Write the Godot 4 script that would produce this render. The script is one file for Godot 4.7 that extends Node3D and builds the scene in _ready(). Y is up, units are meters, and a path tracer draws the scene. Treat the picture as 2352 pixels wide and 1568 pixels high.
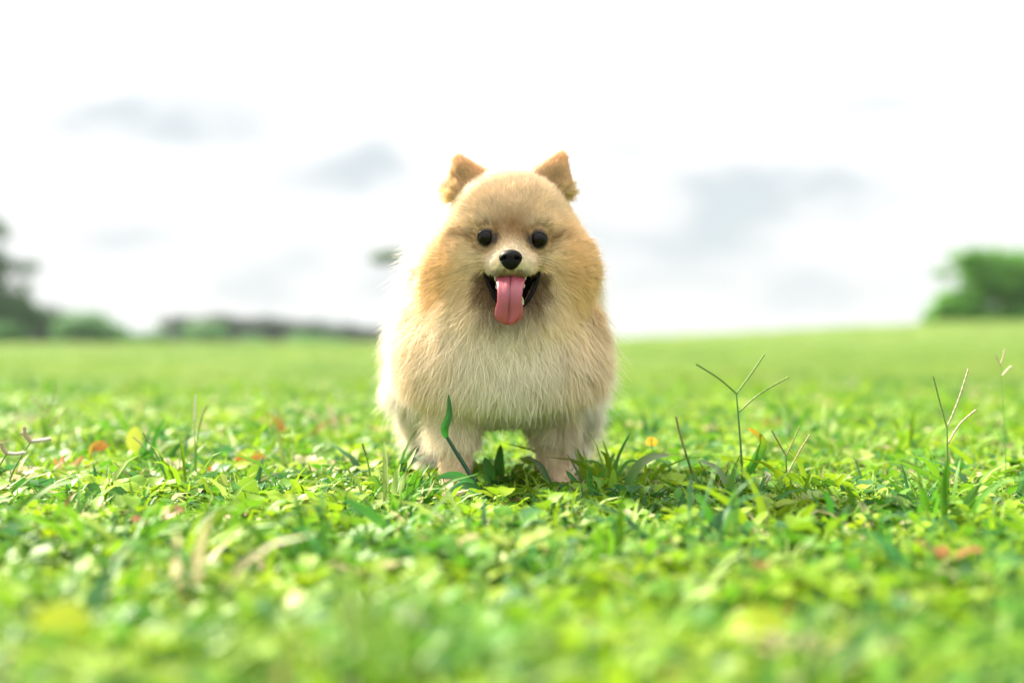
extends Node3D
# A small fluffy dog standing in clover-like ground cover on a park field, seen from grass height.

const CAM := Vector3(0.0, 0.17, 1.5)
const TAN := 0.24

var rng := RandomNumberGenerator.new()
var nz := FastNoiseLite.new()


func at(px: float, py: float, z: float) -> Vector3:
	var k := (CAM.z - z) * TAN / 784.0
	return Vector3((px - 1176.0) * k, CAM.y + (784.0 - py) * k, z)


func _ready() -> void:
	rng.seed = 7
	nz.seed = 3
	nz.noise_type = FastNoiseLite.TYPE_SIMPLEX
	nz.frequency = 1.0
	nz.fractal_type = FastNoiseLite.FRACTAL_NONE
	setup_view()
	build_ground()
	build_background()
	build_field_grass()
	build_dog()
	build_near_plants()


# ------------------------------------------------------------------ camera, sky, sun
func setup_view() -> void:
	var cam := Camera3D.new()
	cam.name = "camera"
	var ca := CameraAttributesPhysical.new()
	ca.frustum_focal_length = 50.0
	ca.frustum_focus_distance = 1.438
	ca.frustum_far = 1200.0
	ca.frustum_near = 0.05
	ca.exposure_aperture = 2.5
	cam.attributes = ca
	cam.position = CAM
	cam.near = 0.05
	cam.far = 1200.0
	cam.fov = 2.0 * rad_to_deg(atan(TAN))
	add_child(cam)
	cam.current = true

	var env := Environment.new()
	env.background_mode = Environment.BG_SKY
	env.tonemap_mode = Environment.TONE_MAPPER_LINEAR
	env.tonemap_exposure = 6.0
	env.fog_enabled = true
	env.fog_light_color = Color(0.93, 0.96, 1.0)
	env.fog_density = 0.0002
	env.sdfgi_enabled = true
	env.ssao_enabled = true
	env.ssil_enabled = true
	var sky := Sky.new()
	var pm := PanoramaSkyMaterial.new()
	pm.panorama = sky_picture()
	sky.sky_material = pm
	env.sky = sky
	var we := WorldEnvironment.new()
	we.name = "world_environment"
	we.environment = env
	add_child(we)

	var sun := DirectionalLight3D.new()
	sun.name = "sun"
	sun.light_energy = 1.15
	sun.light_color = Color(1.0, 0.95, 0.86)
	sun.light_angular_distance = 1.0
	sun.shadow_enabled = true
	add_child(sun)
	sun.look_at_from_position(Vector3(-0.68, 0.74, -0.52), Vector3.ZERO)


func sky_picture() -> ImageTexture:
	var w := 1024
	var h := 512
	var im := Image.create(w, h, false, Image.FORMAT_RGBF)
	var fn := FastNoiseLite.new()
	fn.seed = 11
	fn.frequency = 1.0
	fn.fractal_octaves = 4
	# soft grey cloud undersides: azimuth, elevation, half width, half height (degrees), strength
	var cl := [
		[11.5, 5.0, 4.6, 1.15, 1.0], [9.0, 6.4, 2.6, 0.8, 0.7], [13.5, 6.0, 2.6, 0.8, 0.5], [-6.0, 6.6, 1.9, 0.9, 0.9], [-5.6, 7.3, 0.9, 0.7, 0.5], [-15.2, 8.3, 3.4, 0.9, 0.95],
		[14.5, 8.9, 2.4, 0.8, 0.75], [-15.0, 3.9, 1.8, 0.55, 0.6], [6.5, 2.2, 3.6, 1.4, 0.4], [-7.6, 3.1, 2.0, 0.5, 0.3], [16.0, 13.0, 4.0, 1.0, 0.25],
		[-28.0, 7.0, 4.0, 1.2, 0.8], [30.0, 9.0, 5.0, 1.4, 0.8], [60.0, 12.0, 6.0, 2.0, 0.8], [-70.0, 11.0, 7.0, 2.0, 0.8], [110.0, 9.0, 6.0, 1.6, 0.8], [-120.0, 12.0, 7.0, 2.0, 0.8], [165.0, 10.0, 6.0, 1.8, 0.8]]
	for y in h:
		var el := 90.0 - (y + 0.5) / h * 180.0
		var ce := cos(deg_to_rad(el))
		var se := sin(deg_to_rad(el))
		for x in w:
			var az := fposmod((x + 0.5) / w * 360.0 + 180.0, 360.0) - 180.0
			var ar := deg_to_rad(az)
			var d := Vector3(sin(ar) * ce, se, -cos(ar) * ce)
			var g := 0.0
			if el > -2.0 and el < 30.0:
				var wob := fn.get_noise_3dv(d * Vector3(9, 22, 9))
				for c in cl:
					var da: float = az - c[0]
					if absf(da) < c[2] * 2.6:
						var ex: float = da / c[2]
						var ey: float = (el - c[1]) / c[3] + wob * 1.5
						ey *= 1.5 if ey < 0.0 else 0.85
						g += c[4] * exp(-(ex * ex + ey * ey) * 0.9) * clampf(0.9 + 1.3 * fn.get_noise_3dv(d * Vector3(16, 34, 16)), 0.1, 1.5)
			var veil := 0.5 + 0.5 * fn.get_noise_3dv(d * Vector3(3.5, 9, 3.5) + Vector3(5, 1, 2))
			var low := smoothstep(9.0, 0.0, el)
			# an overcast sky, three times as bright overhead as at the horizon
			var v := 0.158 * (1.0 + 1.8 * maxf(se, 0.0)) * (1.0 - 0.05 * veil)
			g += 0.55 * smoothstep(0.02, 0.55, fn.get_noise_3dv(d * Vector3(6, 17, 6) + Vector3(2, 0, 7))) * smoothstep(28.0, 12.0, el)
			var dim := clampf(g, 0.0, 1.2)
			var c2 := Vector3(v, v, v) * (1.0 - 0.29 * dim) + Vector3(-0.010, 0.002, 0.008) * dim + Vector3(-0.004, 0.0, -0.002) * low
			if el < 0.0:
				c2 = Vector3(0.146, 0.152, 0.150)
			im.set_pixel(x, y, Color(c2.x, c2.y, c2.z))
	return ImageTexture.create_from_image(im)


# ------------------------------------------------------------------ helpers
func node(called: String, label: String, category: String, pos := Vector3.ZERO, group := "") -> Node3D:
	var o := Node3D.new()
	o.name = called
	add_child(o, true)
	o.position = pos
	tag(o, label, category, group)
	return o


func tag(o: Node, label: String, category: String, group := "") -> void:
	o.set_meta("label", label)
	o.set_meta("category", category)
	if group:
		o.set_meta("group", group)


func put(called: String, mesh: Mesh, m: Material, parent: Node = self) -> MeshInstance3D:
	var o := MeshInstance3D.new()
	o.name = called
	o.mesh = mesh
	o.material_override = m
	parent.add_child(o, true)
	return o


func mat(c: Color, rough := 0.7, spec := 0.5) -> StandardMaterial3D:
	var m := StandardMaterial3D.new()
	m.albedo_color = c.linear_to_srgb()
	m.roughness = rough
	m.metallic_specular = spec
	return m


func vmat(rough: float, spec: float, back := 0.0, two := true) -> StandardMaterial3D:
	var m := mat(Color.WHITE, rough, spec)
	m.vertex_color_use_as_albedo = true
	if two:
		m.cull_mode = BaseMaterial3D.CULL_DISABLED
	if back > 0.0:
		m.backlight_enabled = true
		var b := Color(back, back, back).linear_to_srgb()
		m.backlight = b
	return m


func lerp_c(a: Vector3, b: Vector3, t: float) -> Vector3:
	return a + (b - a) * clampf(t, 0.0, 1.0)


# a tube along points with radii, smooth normals, one colour per ring
func tube(st: SurfaceTool, pts: Array, rad: Array, cols: Array, sides := 6) -> void:
	var n := pts.size()
	var prev := Vector3(0.31, 0.2, 0.93)
	var rings := []
	for i in n:
		var a: Vector3 = pts[maxi(i - 1, 0)]
		var b: Vector3 = pts[mini(i + 1, n - 1)]
		var t := (b - a).normalized()
		var u := (prev - t * prev.dot(t)).normalized()
		prev = u
		var v := t.cross(u)
		var ring := []
		for s in sides:
			var ang := TAU * s / sides
			var nn := u * cos(ang) + v * sin(ang)
			ring.append([pts[i] + nn * rad[i], nn, cols[i] if cols.size() > 1 else cols[0]])
		rings.append(ring)
	for i in n - 1:
		for s in sides:
			var q := [rings[i][s], rings[i + 1][s], rings[i + 1][(s + 1) % sides], rings[i][(s + 1) % sides]]
			for k in [0, 1, 2, 0, 2, 3]:
				st.set_color(q[k][2])
				st.set_normal(q[k][1])
				st.add_vertex(q[k][0])


func bez(a: Vector3, b: Vector3, c: Vector3, n: int) -> Array:
	var out := []
	for i in n + 1:
		var t := float(i) / n
		out.append(a * (1 - t) * (1 - t) + b * 2 * t * (1 - t) + c * t * t)
	return out


# a leaf blade: a strip along pts, wide as widths, folded along its midrib; up is the face's normal hint
func leaf(st: SurfaceTool, pts: Array, widths: Array, up: Vector3, c0: Color, c1: Color, fold := 0.25, tip := 1.0) -> void:
	var n := pts.size()
	var rows := []
	for i in n:
		var t: Vector3 = (pts[mini(i + 1, n - 1)] - pts[maxi(i - 1, 0)]).normalized()
		var s := t.cross(up)
		if s.length() < 0.05:
			s = t.cross(Vector3(0.3, 0.1, 1))
		s = s.normalized()
		var nn := s.cross(t).normalized()
		var w: float = widths[i]
		var c := c0.lerp(c1, pow(float(i) / (n - 1), tip))
		rows.append([pts[i] - s * w + nn * w * fold, pts[i], pts[i] + s * w + nn * w * fold, (nn + s * fold).normalized(), nn, (nn - s * fold).normalized(), c])
	for i in n - 1:
		for k in 2:
			var q := [[rows[i][k], rows[i][k + 3], rows[i][6]], [rows[i + 1][k], rows[i + 1][k + 3], rows[i + 1][6]], [rows[i + 1][k + 1], rows[i + 1][k + 4], rows[i + 1][6]], [rows[i][k + 1], rows[i][k + 4], rows[i][6]]]
			for j in [0, 1, 2, 0, 2, 3]:
				st.set_color(q[j][2])
				st.set_normal(q[j][1])
				st.add_vertex(q[j][0])


func new_st() -> SurfaceTool:
	var st := SurfaceTool.new()
	st.begin(Mesh.PRIMITIVE_TRIANGLES)
	return st


# ------------------------------------------------------------------ ground
func gy(x: float, z: float) -> float:
	var d := -z
	var h := 0.0
	h -= 0.012
	h += 0.006 * nz.get_noise_2d(x * 2.2, z * 2.2) * smoothstep(0.25, 0.8, Vector2(x, z).length())
	if d > 2.0:
		h += 0.045 * nz.get_noise_2d(x * 0.16 + 9.0, z * 0.16) * smoothstep(2.0, 8.0, d)
	# the field falls a little, then a low rise on one side carries the tree
	h -= 0.06 * smoothstep(8.0, 40.0, d)
	h += 1.02 * smoothstep(15.0, 25.0, x) * smoothstep(46.0, 78.0, d)
	h += 0.26 * smoothstep(3.0, 9.0, x) * smoothstep(40.0, 80.0, d)
	h += 0.10 * smoothstep(12.0, 30.0, d) * nz.get_noise_2d(x * 0.07 + 3.0, z * 0.05)
	return h


func build_ground() -> void:
	var zs := []
	var z := 2.5
	z = 8.0
	while z > -700.0:
		zs.append(z)
		z -= maxf(0.09, 0.035 * absf(z - 1.5))
	var nx := 160
	var v := PackedVector3Array()
	var nn := PackedVector3Array()
	var ix := PackedInt32Array()
	for j in zs.size():
		var half: float = 6.0 + 1.9 * absf(zs[j] - 1.5)
		for i in nx + 1:
			var x: float = (float(i) / nx * 2.0 - 1.0) * half
			v.append(Vector3(x, gy(x, zs[j]), zs[j]))
			var e := 0.05 + 0.01 * absf(zs[j])
			nn.append(Vector3(gy(x - e, zs[j]) - gy(x + e, zs[j]), 2.0 * e, gy(x, zs[j] - e) - gy(x, zs[j] + e)).normalized())
	for j in zs.size() - 1:
		for i in nx:
			var a := j * (nx + 1) + i
			var b := a + nx + 1
			for k in [a, b, b + 1, a, b + 1, a + 1]:
				ix.append(k)
	var arr := []
	arr.resize(Mesh.ARRAY_MAX)
	arr[Mesh.ARRAY_VERTEX] = v
	arr[Mesh.ARRAY_NORMAL] = nn
	arr[Mesh.ARRAY_INDEX] = ix
	var am := ArrayMesh.new()
	am.add_surface_from_arrays(Mesh.PRIMITIVE_TRIANGLES, arr)
	var m := mat(Color(1, 1, 1), 0.95, 0.2)
	m.albedo_texture = noise_tex(21, 0.012, [Color(0.050, 0.080, 0.018), Color(0.078, 0.135, 0.024), Color(0.105, 0.170, 0.032), Color(0.125, 0.165, 0.050)])
	m.uv1_triplanar = true
	m.uv1_world_triplanar = true
	m.uv1_scale = Vector3(0.11, 0.11, 0.11)
	m.detail_enabled = true
	m.detail_blend_mode = BaseMaterial3D.BLEND_MODE_MUL
	m.detail_albedo = noise_tex(5, 0.02, [Color(0.72, 0.7, 0.66), Color(0.88, 0.9, 0.86), Color(1, 1, 1)])
	m.detail_uv_layer = BaseMaterial3D.DETAIL_UV_2
	m.uv2_triplanar = true
	m.uv2_world_triplanar = true
	m.uv2_scale = Vector3(4.3, 4.3, 4.3)
	var g := put("ground", am, m)
	g.set_meta("kind", "structure")
	tag(g, "green park field running out to the trees, rising beyond the dog", "field")


func noise_tex(sd: int, freq: float, cols: Array) -> NoiseTexture2D:
	var f := FastNoiseLite.new()
	f.seed = sd
	f.frequency = freq
	f.fractal_octaves = 5
	var t := NoiseTexture2D.new()
	t.width = 512
	t.height = 512
	t.seamless = true
	t.noise = f
	var gr := Gradient.new()
	var off := PackedFloat32Array()
	var cc := PackedColorArray()
	for i in cols.size():
		off.append(0.15 + 0.7 * float(i) / (cols.size() - 1))
		cc.append(cols[i].linear_to_srgb())
	gr.offsets = off
	gr.colors = cc
	t.color_ramp = gr
	return t


# ------------------------------------------------------------------ trees and bushes far behind
var leaf_m: StandardMaterial3D
var bark_m: StandardMaterial3D


# blobs: [centre, radii, leaves]; leaves lie thickest near each blob's skin
func crown_mesh(blobs: Array, size: float, ca: Color, cb: Color) -> ArrayMesh:
	var v := PackedVector3Array()
	var nn := PackedVector3Array()
	var cc := PackedColorArray()
	var r := RandomNumberGenerator.new()
	r.seed = 100 + blobs.size() * 7
	for b in blobs:
		var n: int = b[2]
		for i in n:
			var d := Vector3(r.randfn(), r.randfn(), r.randfn()).normalized()
			var q := pow(r.randf(), 0.4)
			var lump := 1.0 + 0.28 * nz.get_noise_3dv(d * 1.7 + b[0] * 3.1)
			if nz.get_noise_3dv(d * q * 2.6 + b[0]) < -0.42:
				continue
			var p: Vector3 = b[0] + d * q * lump * b[1]
			var fn := (d + Vector3(r.randfn(), r.randfn() + 0.5, r.randfn()) * 0.6).normalized()
			var u := fn.cross(Vector3(r.randfn(), r.randfn(), r.randfn())).normalized()
			var w := fn.cross(u)
			var s := size * r.randf_range(0.6, 1.4)
			var c := ca.lerp(cb, r.randf())
			var tip := p + u * s
			var q1 := p + w * s * 0.5 + fn * s * 0.12
			var q2 := p - w * s * 0.5 + fn * s * 0.12
			var bk := p - u * s * 0.9
			for k in [bk, q1, tip, bk, tip, q2]:
				v.append(k)
				nn.append(fn)
				cc.append(c)
	var arr := []
	arr.resize(Mesh.ARRAY_MAX)
	arr[Mesh.ARRAY_VERTEX] = v
	arr[Mesh.ARRAY_NORMAL] = nn
	arr[Mesh.ARRAY_COLOR] = cc
	var am := ArrayMesh.new()
	am.add_surface_from_arrays(Mesh.PRIMITIVE_TRIANGLES, arr)
	return am


func trunk_mesh(h: float, r0: float, lean: Vector3, limbs: Array) -> ArrayMesh:
	var st := new_st()
	var c := [Color(0.07, 0.055, 0.04)]
	var top := lean + Vector3(0, h, 0)
	var pts := bez(Vector3(0, -0.15, 0), Vector3(lean.x * 0.2, h * 0.5, lean.z * 0.2), top, 7)
	var rad := []
	for i in 8:
		rad.append(r0 * (1.25 - 0.8 * i / 7.0))
	tube(st, pts, rad, c, 8)
	for l in limbs:
		var a: Vector3 = pts[clampi(int(l[0] * 7), 1, 6)]
		var e: Vector3 = l[1]
		var lp := bez(a, (a + e) * 0.5 + Vector3(0, -0.08 * h, 0), e, 5)
		tube(st, lp, [r0 * 0.5, r0 * 0.42, r0 * 0.34, r0 * 0.26, r0 * 0.18, r0 * 0.1], c, 6)
	return st.commit()


func plant_tree(called: String, label: String, category: String, px: float, dist: float, h: float, r0: float, blobs_px: Array, size: float, ca: Color, cb: Color, group: String) -> void:
	# blobs_px: [pixel x, pixel y, half width px, half height px, leaves, depth offset, depth radius m]
	var z := CAM.z - dist
	var k := dist * TAN / 784.0
	var x := (px - 1176.0) * k
	var base := Vector3(x, gy(x, z), z)
	h = 0.0
	for b in blobs_px:
		h = maxf(h, CAM.y + (784.0 - b[1]) * k - base.y)
	h *= 0.8
	r0 = h * 0.045
	size *= 3.0
	var o := node(called, label, category, base, group)
	var blobs := []
	var limbs := []
	for b in blobs_px:
		var c := Vector3((b[0] - 1176.0) * k, CAM.y + (784.0 - b[1]) * k, z + b[5] * dist * 0.025) - base
		blobs.append([c, Vector3(b[2] * k, b[3] * k, b[6] * dist * 0.025), b[4]])
		if c.y > h * 0.35:
			limbs.append([clampf(c.y / h * 0.7, 0.2, 0.85), c])
	var t := put("trunk", trunk_mesh(h, r0, Vector3(0.04 * h, 0, 0), limbs), bark_m, o)
	put("crown", crown_mesh(blobs, size, ca, cb), leaf_m, o)


func build_background() -> void:
	leaf_m = vmat(0.55, 0.4, 0.8)
	bark_m = mat(Color(0.08, 0.06, 0.045), 0.9, 0.2)
	bark_m.albedo_texture = noise_tex(31, 0.03, [Color(0.5, 0.45, 0.4), Color(1, 1, 1)])
	bark_m.uv1_triplanar = true
	bark_m.uv1_scale = Vector3(2, 2, 2)
	var ga := Color(0.035, 0.09, 0.03)
	var gb := Color(0.12, 0.27, 0.06)
	var la := Color(0.06, 0.19, 0.05)
	var lb := Color(0.10, 0.28, 0.07)
	var da := Color(0.025, 0.050, 0.034)
	var db := Color(0.040, 0.085, 0.050)
	var gr := "trees and bushes along the far edge of the field"
	# the broad tree on the rise
	plant_tree("broad_tree", "dense broad green tree standing alone on the grassy rise", "tree", 2275, 88, 1.2, 0.10, [
		[2285, 632, 82, 58, 3200, 0.0, 0.8], [2196, 702, 58, 40, 2000, 0.3, 0.6], [2235, 605, 45, 34, 900, 0.2, 0.4], [2340, 650, 90, 75, 3000, -0.2, 0.8], [2150, 730, 34, 20, 700, 0.1, 0.4],
		[2165, 628, 26, 9, 160, 0.1, 0.2], [2205, 592, 30, 12, 250, 0.0, 0.3], [2330, 725, 80, 24, 1000, 0.3, 0.5], [2240, 728, 70, 22, 1000, 0.4, 0.5], [2420, 640, 90, 80, 2400, 0.0, 0.8]], 0.075, Color(0.06, 0.24, 0.03), Color(0.18, 0.42, 0.04), gr)
	# tall open tree at the far edge
	plant_tree("tall_tree", "tall open-crowned tree with wispy upper branches at the field edge", "tree", -12, 130, 2.2, 0.11, [
		[0, 700, 70, 36, 1500, 0.0, 0.7], [35, 722, 85, 34, 1700, 0.2, 0.8], [20, 608, 30, 11, 420, 0.0, 0.4], [62, 615, 34, 12, 380, 0.2, 0.4], [-30, 590, 45, 26, 700, 0, 0.5], [0, 538, 26, 9, 160, 0, 0.3], [-40, 520, 50, 30, 500, 0, 0.5],
		[60, 660, 24, 20, 90, 0.0, 0.3], [50, 692, 20, 24, 300, 0, 0.3], [-30, 650, 60, 60, 900, 0, 0.6]], 0.09, ga, Color(0.07, 0.19, 0.045), gr)
	plant_tree("round_bush", "pale green rounded bush below the tall open tree", "bush", 18, 126, 0.5, 0.05, [[20, 765, 46, 28, 2200, 0.0, 0.5], [-15, 768, 36, 24, 1000, 0.0, 0.5]], 0.07, la, lb, gr)
	plant_tree("shade_tree", "dark tree in the gap between two pale bushes", "tree", 95, 170, 1.2, 0.08, [[80, 774, 60, 18, 1500, 0.0, 0.7], [95, 735, 62, 36, 1700, 0.0, 0.7], [125, 748, 40, 36, 1100, 0.0, 0.6]], 0.09, da, db, gr)
	plant_tree("broad_bush", "broad pale green bush, largest of the low bushes by the field", "bush", 205, 140, 0.7, 0.06, [[195, 752, 68, 38, 3000, 0.0, 0.7], [245, 768, 62, 24, 1700, 0.0, 0.6], [165, 765, 48, 26, 1200, 0.1, 0.5]], 0.07, la, lb, gr)
	plant_tree("low_bush", "low green bush in the dip of the skyline", "bush", 325, 150, 0.3, 0.04, [[315, 778, 52, 14, 1400, 0.0, 0.5], [360, 774, 30, 17, 900, 0.0, 0.4]], 0.06, la, lb, gr)
	# the dark line of trees
	plant_tree("umbrella_tree", "dark umbrella tree at the open end of the tree line", "tree", 412, 260, 2.4, 0.10, [[412, 777, 66, 13, 2200, -0.3, 0.9], [412, 744, 48, 20, 2720, 0.0, 0.9], [430, 764, 46, 22, 2080, -0.6, 0.8]], 0.10, da, db, gr)
	plant_tree("umbrella_tree", "dark umbrella tree standing behind the round bush, tallest of the tree line", "tree", 505, 260, 2.8, 0.11, [[505, 777, 66, 13, 2200, -0.3, 0.9], [500, 741, 62, 20, 3520, 0.0, 0.9], [540, 750, 60, 20, 2560, -0.4, 0.9], [500, 768, 60, 18, 2080, -0.6, 0.8]], 0.10, da, db, gr)
	plant_tree("umbrella_tree", "dark umbrella tree over the deep shade midway along the tree line", "tree", 610, 265, 2.6, 0.11, [[610, 777, 66, 13, 2200, -0.3, 0.9], [605, 746, 64, 20, 3520, 0.0, 0.9], [650, 752, 56, 18, 2400, -0.4, 0.9], [610, 770, 70, 14, 2400, -0.8, 0.8]], 0.10, da, db, gr)
	plant_tree("umbrella_tree", "dark umbrella tree third from the dog in the tree line", "tree", 705, 270, 2.4, 0.10, [[705, 777, 66, 13, 2200, -0.3, 0.9], [705, 753, 62, 18, 3200, 0.0, 0.9], [700, 770, 60, 14, 2080, -0.6, 0.8]], 0.10, da, db, gr)
	plant_tree("umbrella_tree", "dark umbrella tree second from the dog, where the tree line lowers", "tree", 785, 270, 2.2, 0.10, [[785, 777, 66, 13, 2200, -0.3, 0.9], [785, 759, 56, 17, 2720, 0.0, 0.9], [785, 772, 55, 12, 1760, -0.6, 0.8]], 0.10, da, db, gr)
	plant_tree("umbrella_tree", "low dark tree at the end of the tree line, half hidden by the dog", "tree", 870, 270, 2.0, 0.10, [[870, 777, 66, 13, 2200, -0.3, 0.9], [865, 765, 55, 15, 2400, 0.0, 0.9], [930, 768, 50, 14, 1920, 0, 0.9]], 0.10, da, db, gr)
	plant_tree("round_bush", "pale dome-shaped bush in front of the dark tree line", "bush", 468, 200, 0.5, 0.05, [[468, 764, 54, 26, 2600, 0.0, 0.6], [490, 772, 36, 16, 900, 0.0, 0.5]], 0.07, la, lb, gr)
	plant_tree("low_bush", "small low bush beneath the darkest part of the tree line", "bush", 578, 205, 0.25, 0.04, [[578, 780, 36, 12, 1000, 0.0, 0.4]], 0.06, la, lb, gr)
	plant_tree("low_bush", "wide low bush before the tree line nearest the dog", "bush", 705, 205, 0.3, 0.04, [[700, 777, 48, 14, 1300, 0.0, 0.5], [755, 781, 44, 10, 900, 0.0, 0.4]], 0.06, la, lb, gr)
	# a tall tree whose trunk the dog hides; one tuft of it shows beside the ruff
	plant_tree("tall_tree", "slender tree behind the dog with one dark tuft showing beside the ruff", "tree", 1060, 120, 4.2, 0.07, [[878, 592, 30, 13, 520, 0.0, 0.3], [905, 586, 30, 12, 300, 0.0, 0.3], [1060, 560, 60, 40, 1100, 0, 0.5], [1090, 640, 60, 40, 800, 0, 0.5]], 0.07, ga, gb, gr)


# ------------------------------------------------------------------ grass and ground cover (uncountable)
func blade_tuft(sd: int, n: int, h: float, w: float, spread: float, lean: float) -> ArrayMesh:
	var r := RandomNumberGenerator.new()
	r.seed = sd
	var st := new_st()
	for i in n:
		var a := r.randf() * TAU
		var o := Vector3(cos(a), 0, sin(a))
		var base := o * spread * sqrt(r.randf())
		var hh := h * r.randf_range(0.55, 1.1)
		var ln := lean * r.randf_range(0.3, 1.3)
		var pts := bez(base, base + Vector3(0, hh * 0.65, 0) + o * ln * hh * 0.2, base + Vector3(0, hh * (1.0 - 0.35 * ln), 0) + o * hh * ln, 4)
		var g := r.randf_range(0.75, 1.2)
		var c := Color(g, g, g * 0.9)
		leaf(st, pts, [w * 0.6, w, w * 0.85, w * 0.5, 0.0001], o.cross(Vector3.UP).cross(o) + o * 0.4 + Vector3(r.randfn(), 0, r.randfn()) * 0.4, c, c, 0.3)
	return st.commit()


# a creeping sprig: a short stem with oval leaflets, as in the photographed ground cover
func sprig(sd: int, n: int, ls: float, round_: float) -> ArrayMesh:
	var r := RandomNumberGenerator.new()
	r.seed = sd
	var st := new_st()
	var a0 := r.randf() * TAU
	for i in n:
		var a := a0 + i * TAU / n + r.randf_range(-0.5, 0.5)
		var o := Vector3(cos(a), 0, sin(a))
		var hh := r.randf_range(0.006, 0.026)
		var k := Vector3(o.x * 0.006, hh, o.z * 0.006)
		tube(st, bez(Vector3(0, -0.006, 0), Vector3(o.x * 0.001, hh * 0.7, o.z * 0.001), k, 2), [0.0007, 0.0006, 0.0005], [Color(0.7, 0.9, 0.5)], 3)
		var tilt := r.randf_range(-0.25, 1.0)
		var L := ls * r.randf_range(0.7, 1.2)
		var dir := (o + Vector3(0, tilt, 0)).normalized()
		var nrm := Vector3(-o.x * tilt, 1, -o.z * tilt).normalized()
		var pts := []
		var ws := []
		var sh := [0.05, 0.30, 0.43, 0.46, 0.34, 0.02]
		for j in 6:
			var t := j / 5.0
			t = t - 0.06 * sin(t * TAU)
			pts.append(k + dir * L * t - nrm * L * 0.22 * t * t + Vector3(r.randfn(), r.randfn(), r.randfn()) * 0.0003)
			ws.append(L * sh[j] * round_)
		var g := r.randf_range(0.8, 1.15)
		var c := Color(g * r.randf_range(0.85, 1.25), g, g * 0.9)
		leaf(st, pts, ws, nrm + Vector3(r.randfn(), 0, r.randfn()) * 0.15, c, c, r.randf_range(0.05, 0.4))
	return st.commit()


func scatter(called: String, mesh: Mesh, m: Material, xf: Array, cols: Array, label: String, category: String) -> void:
	var mm := MultiMesh.new()
	mm.transform_format = MultiMesh.TRANSFORM_3D
	mm.use_colors = true
	mm.mesh = mesh
	mm.instance_count = xf.size()
	for i in xf.size():
		mm.set_instance_transform(i, xf[i])
		mm.set_instance_color(i, cols[i])
	var o := MultiMeshInstance3D.new()
	o.name = called
	o.multimesh = mm
	o.material_override = m
	add_child(o, true)
	o.set_meta("kind", "stuff")
	tag(o, label, category)


func in_view_x(z: float, margin: float) -> float:
	return 0.36 * (CAM.z - z) * 1.35 + margin


func build_field_grass() -> void:
	var leaf_mat := vmat(0.5, 0.36, 0.8)
	var grass_mat := vmat(0.5, 0.35, 0.8)
	var r := RandomNumberGenerator.new()
	r.seed = 5
	# oval-leaved ground cover
	for k in 6:
		var xf := []
		var cols := []
		var n := 9000
		for i in n:
			var z := 1.12 - 3.4 * pow(r.randf(), 1.25)
			var hx := in_view_x(z, 0.25)
			var x := r.randf_range(-hx, hx)
			var pn := nz.get_noise_2d(x * 3.2 + 4.0, z * 3.2)
			if r.randf() > 0.75 + 0.6 * pn:
				continue
			var s := r.randf_range(0.7, 1.3)
			var b := Basis(Vector3.UP, r.randf() * TAU) * Basis(Vector3(1, 0, 0), r.randfn() * 0.25)
			xf.append(Transform3D(b.scaled(Vector3(s, s, s)), Vector3(x, gy(x, z) + r.randf_range(-0.006, 0.008), z)))
			cols.append(cover_colour(r, nz.get_noise_2d(x * 5.0, z * 5.0 + 20.0)))
		scatter("ground_cover", sprig(40 + k, 4 if k < 4 else 3, [0.010, 0.012, 0.014, 0.0175, 0.011, 0.0125][k], [0.95, 0.62, 0.45, 0.95, 0.8, 0.5][k]), leaf_mat, xf, cols, ["creeping oval-leaved ground cover mixed through the turf", "rounded light leaves of the ground cover in the turf", "creeping narrow-leaved plants between the grass", "small broad leaves carpeting the ground round the dog", "three-leaved sprigs among the grass", "yellowish creeping leaves among the short grass"][k], "ground cover")
	# short grass between the leaves
	for k in 4:
		var xf := []
		var cols := []
		for i in 9000:
			var z := 1.10 - 4.6 * pow(r.randf(), 1.2)
			var hx := in_view_x(z, 0.25)
			var x := r.randf_range(-hx, hx)
			var s := r.randf_range(0.6, 1.15)
			if r.randf() < 0.05:
				s *= 1.7
			xf.append(Transform3D(Basis(Vector3.UP, r.randf() * TAU).scaled(Vector3(s, s, s)), Vector3(x, gy(x, z) - 0.004, z)))
			cols.append(cover_colour(r, nz.get_noise_2d(x * 4.0 + 8, z * 4.0)))
		scatter("short_grass", blade_tuft(60 + k, 6, 0.036 + 0.006 * k, 0.0011 + 0.0004 * k, 0.014, 0.8), grass_mat, xf, cols, ["short fine grass among the leafy ground cover", "short bent grass blades near the dog's feet", "broader short grass blades through the turf", "tallest short grass blades through the turf"][k], "grass")
	# longer field grass out to the rise
	for k in 3:
		var xf := []
		var cols := []
		for i in 26000:
			var u := r.randf()
			var z := -1.2 - 118.0 * pow(u, 2.6)
			var hx := in_view_x(z, 0.3)
			var x := r.randf_range(-hx, hx)
			var far := smoothstep(2.0, 60.0, -z)
			var s := r.randf_range(0.7, 1.2) * lerpf(0.8, 1.15, far)
			var sw := s * lerpf(1.0, 6.0, far)
			xf.append(Transform3D(Basis(Vector3.UP, r.randf() * TAU).scaled(Vector3(sw, s, sw)), Vector3(x, gy(x, z) - 0.004, z)))
			cols.append(field_colour(r, x, z))
		scatter("field_grass", blade_tuft(80 + k, 9, 0.045, 0.0022, 0.03, 0.8), grass_mat, xf, cols, ["lime green field grass stretching away behind the dog", "mid green mown grass across the far field", "pale mown grass of the open field"][k], "grass")


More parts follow.
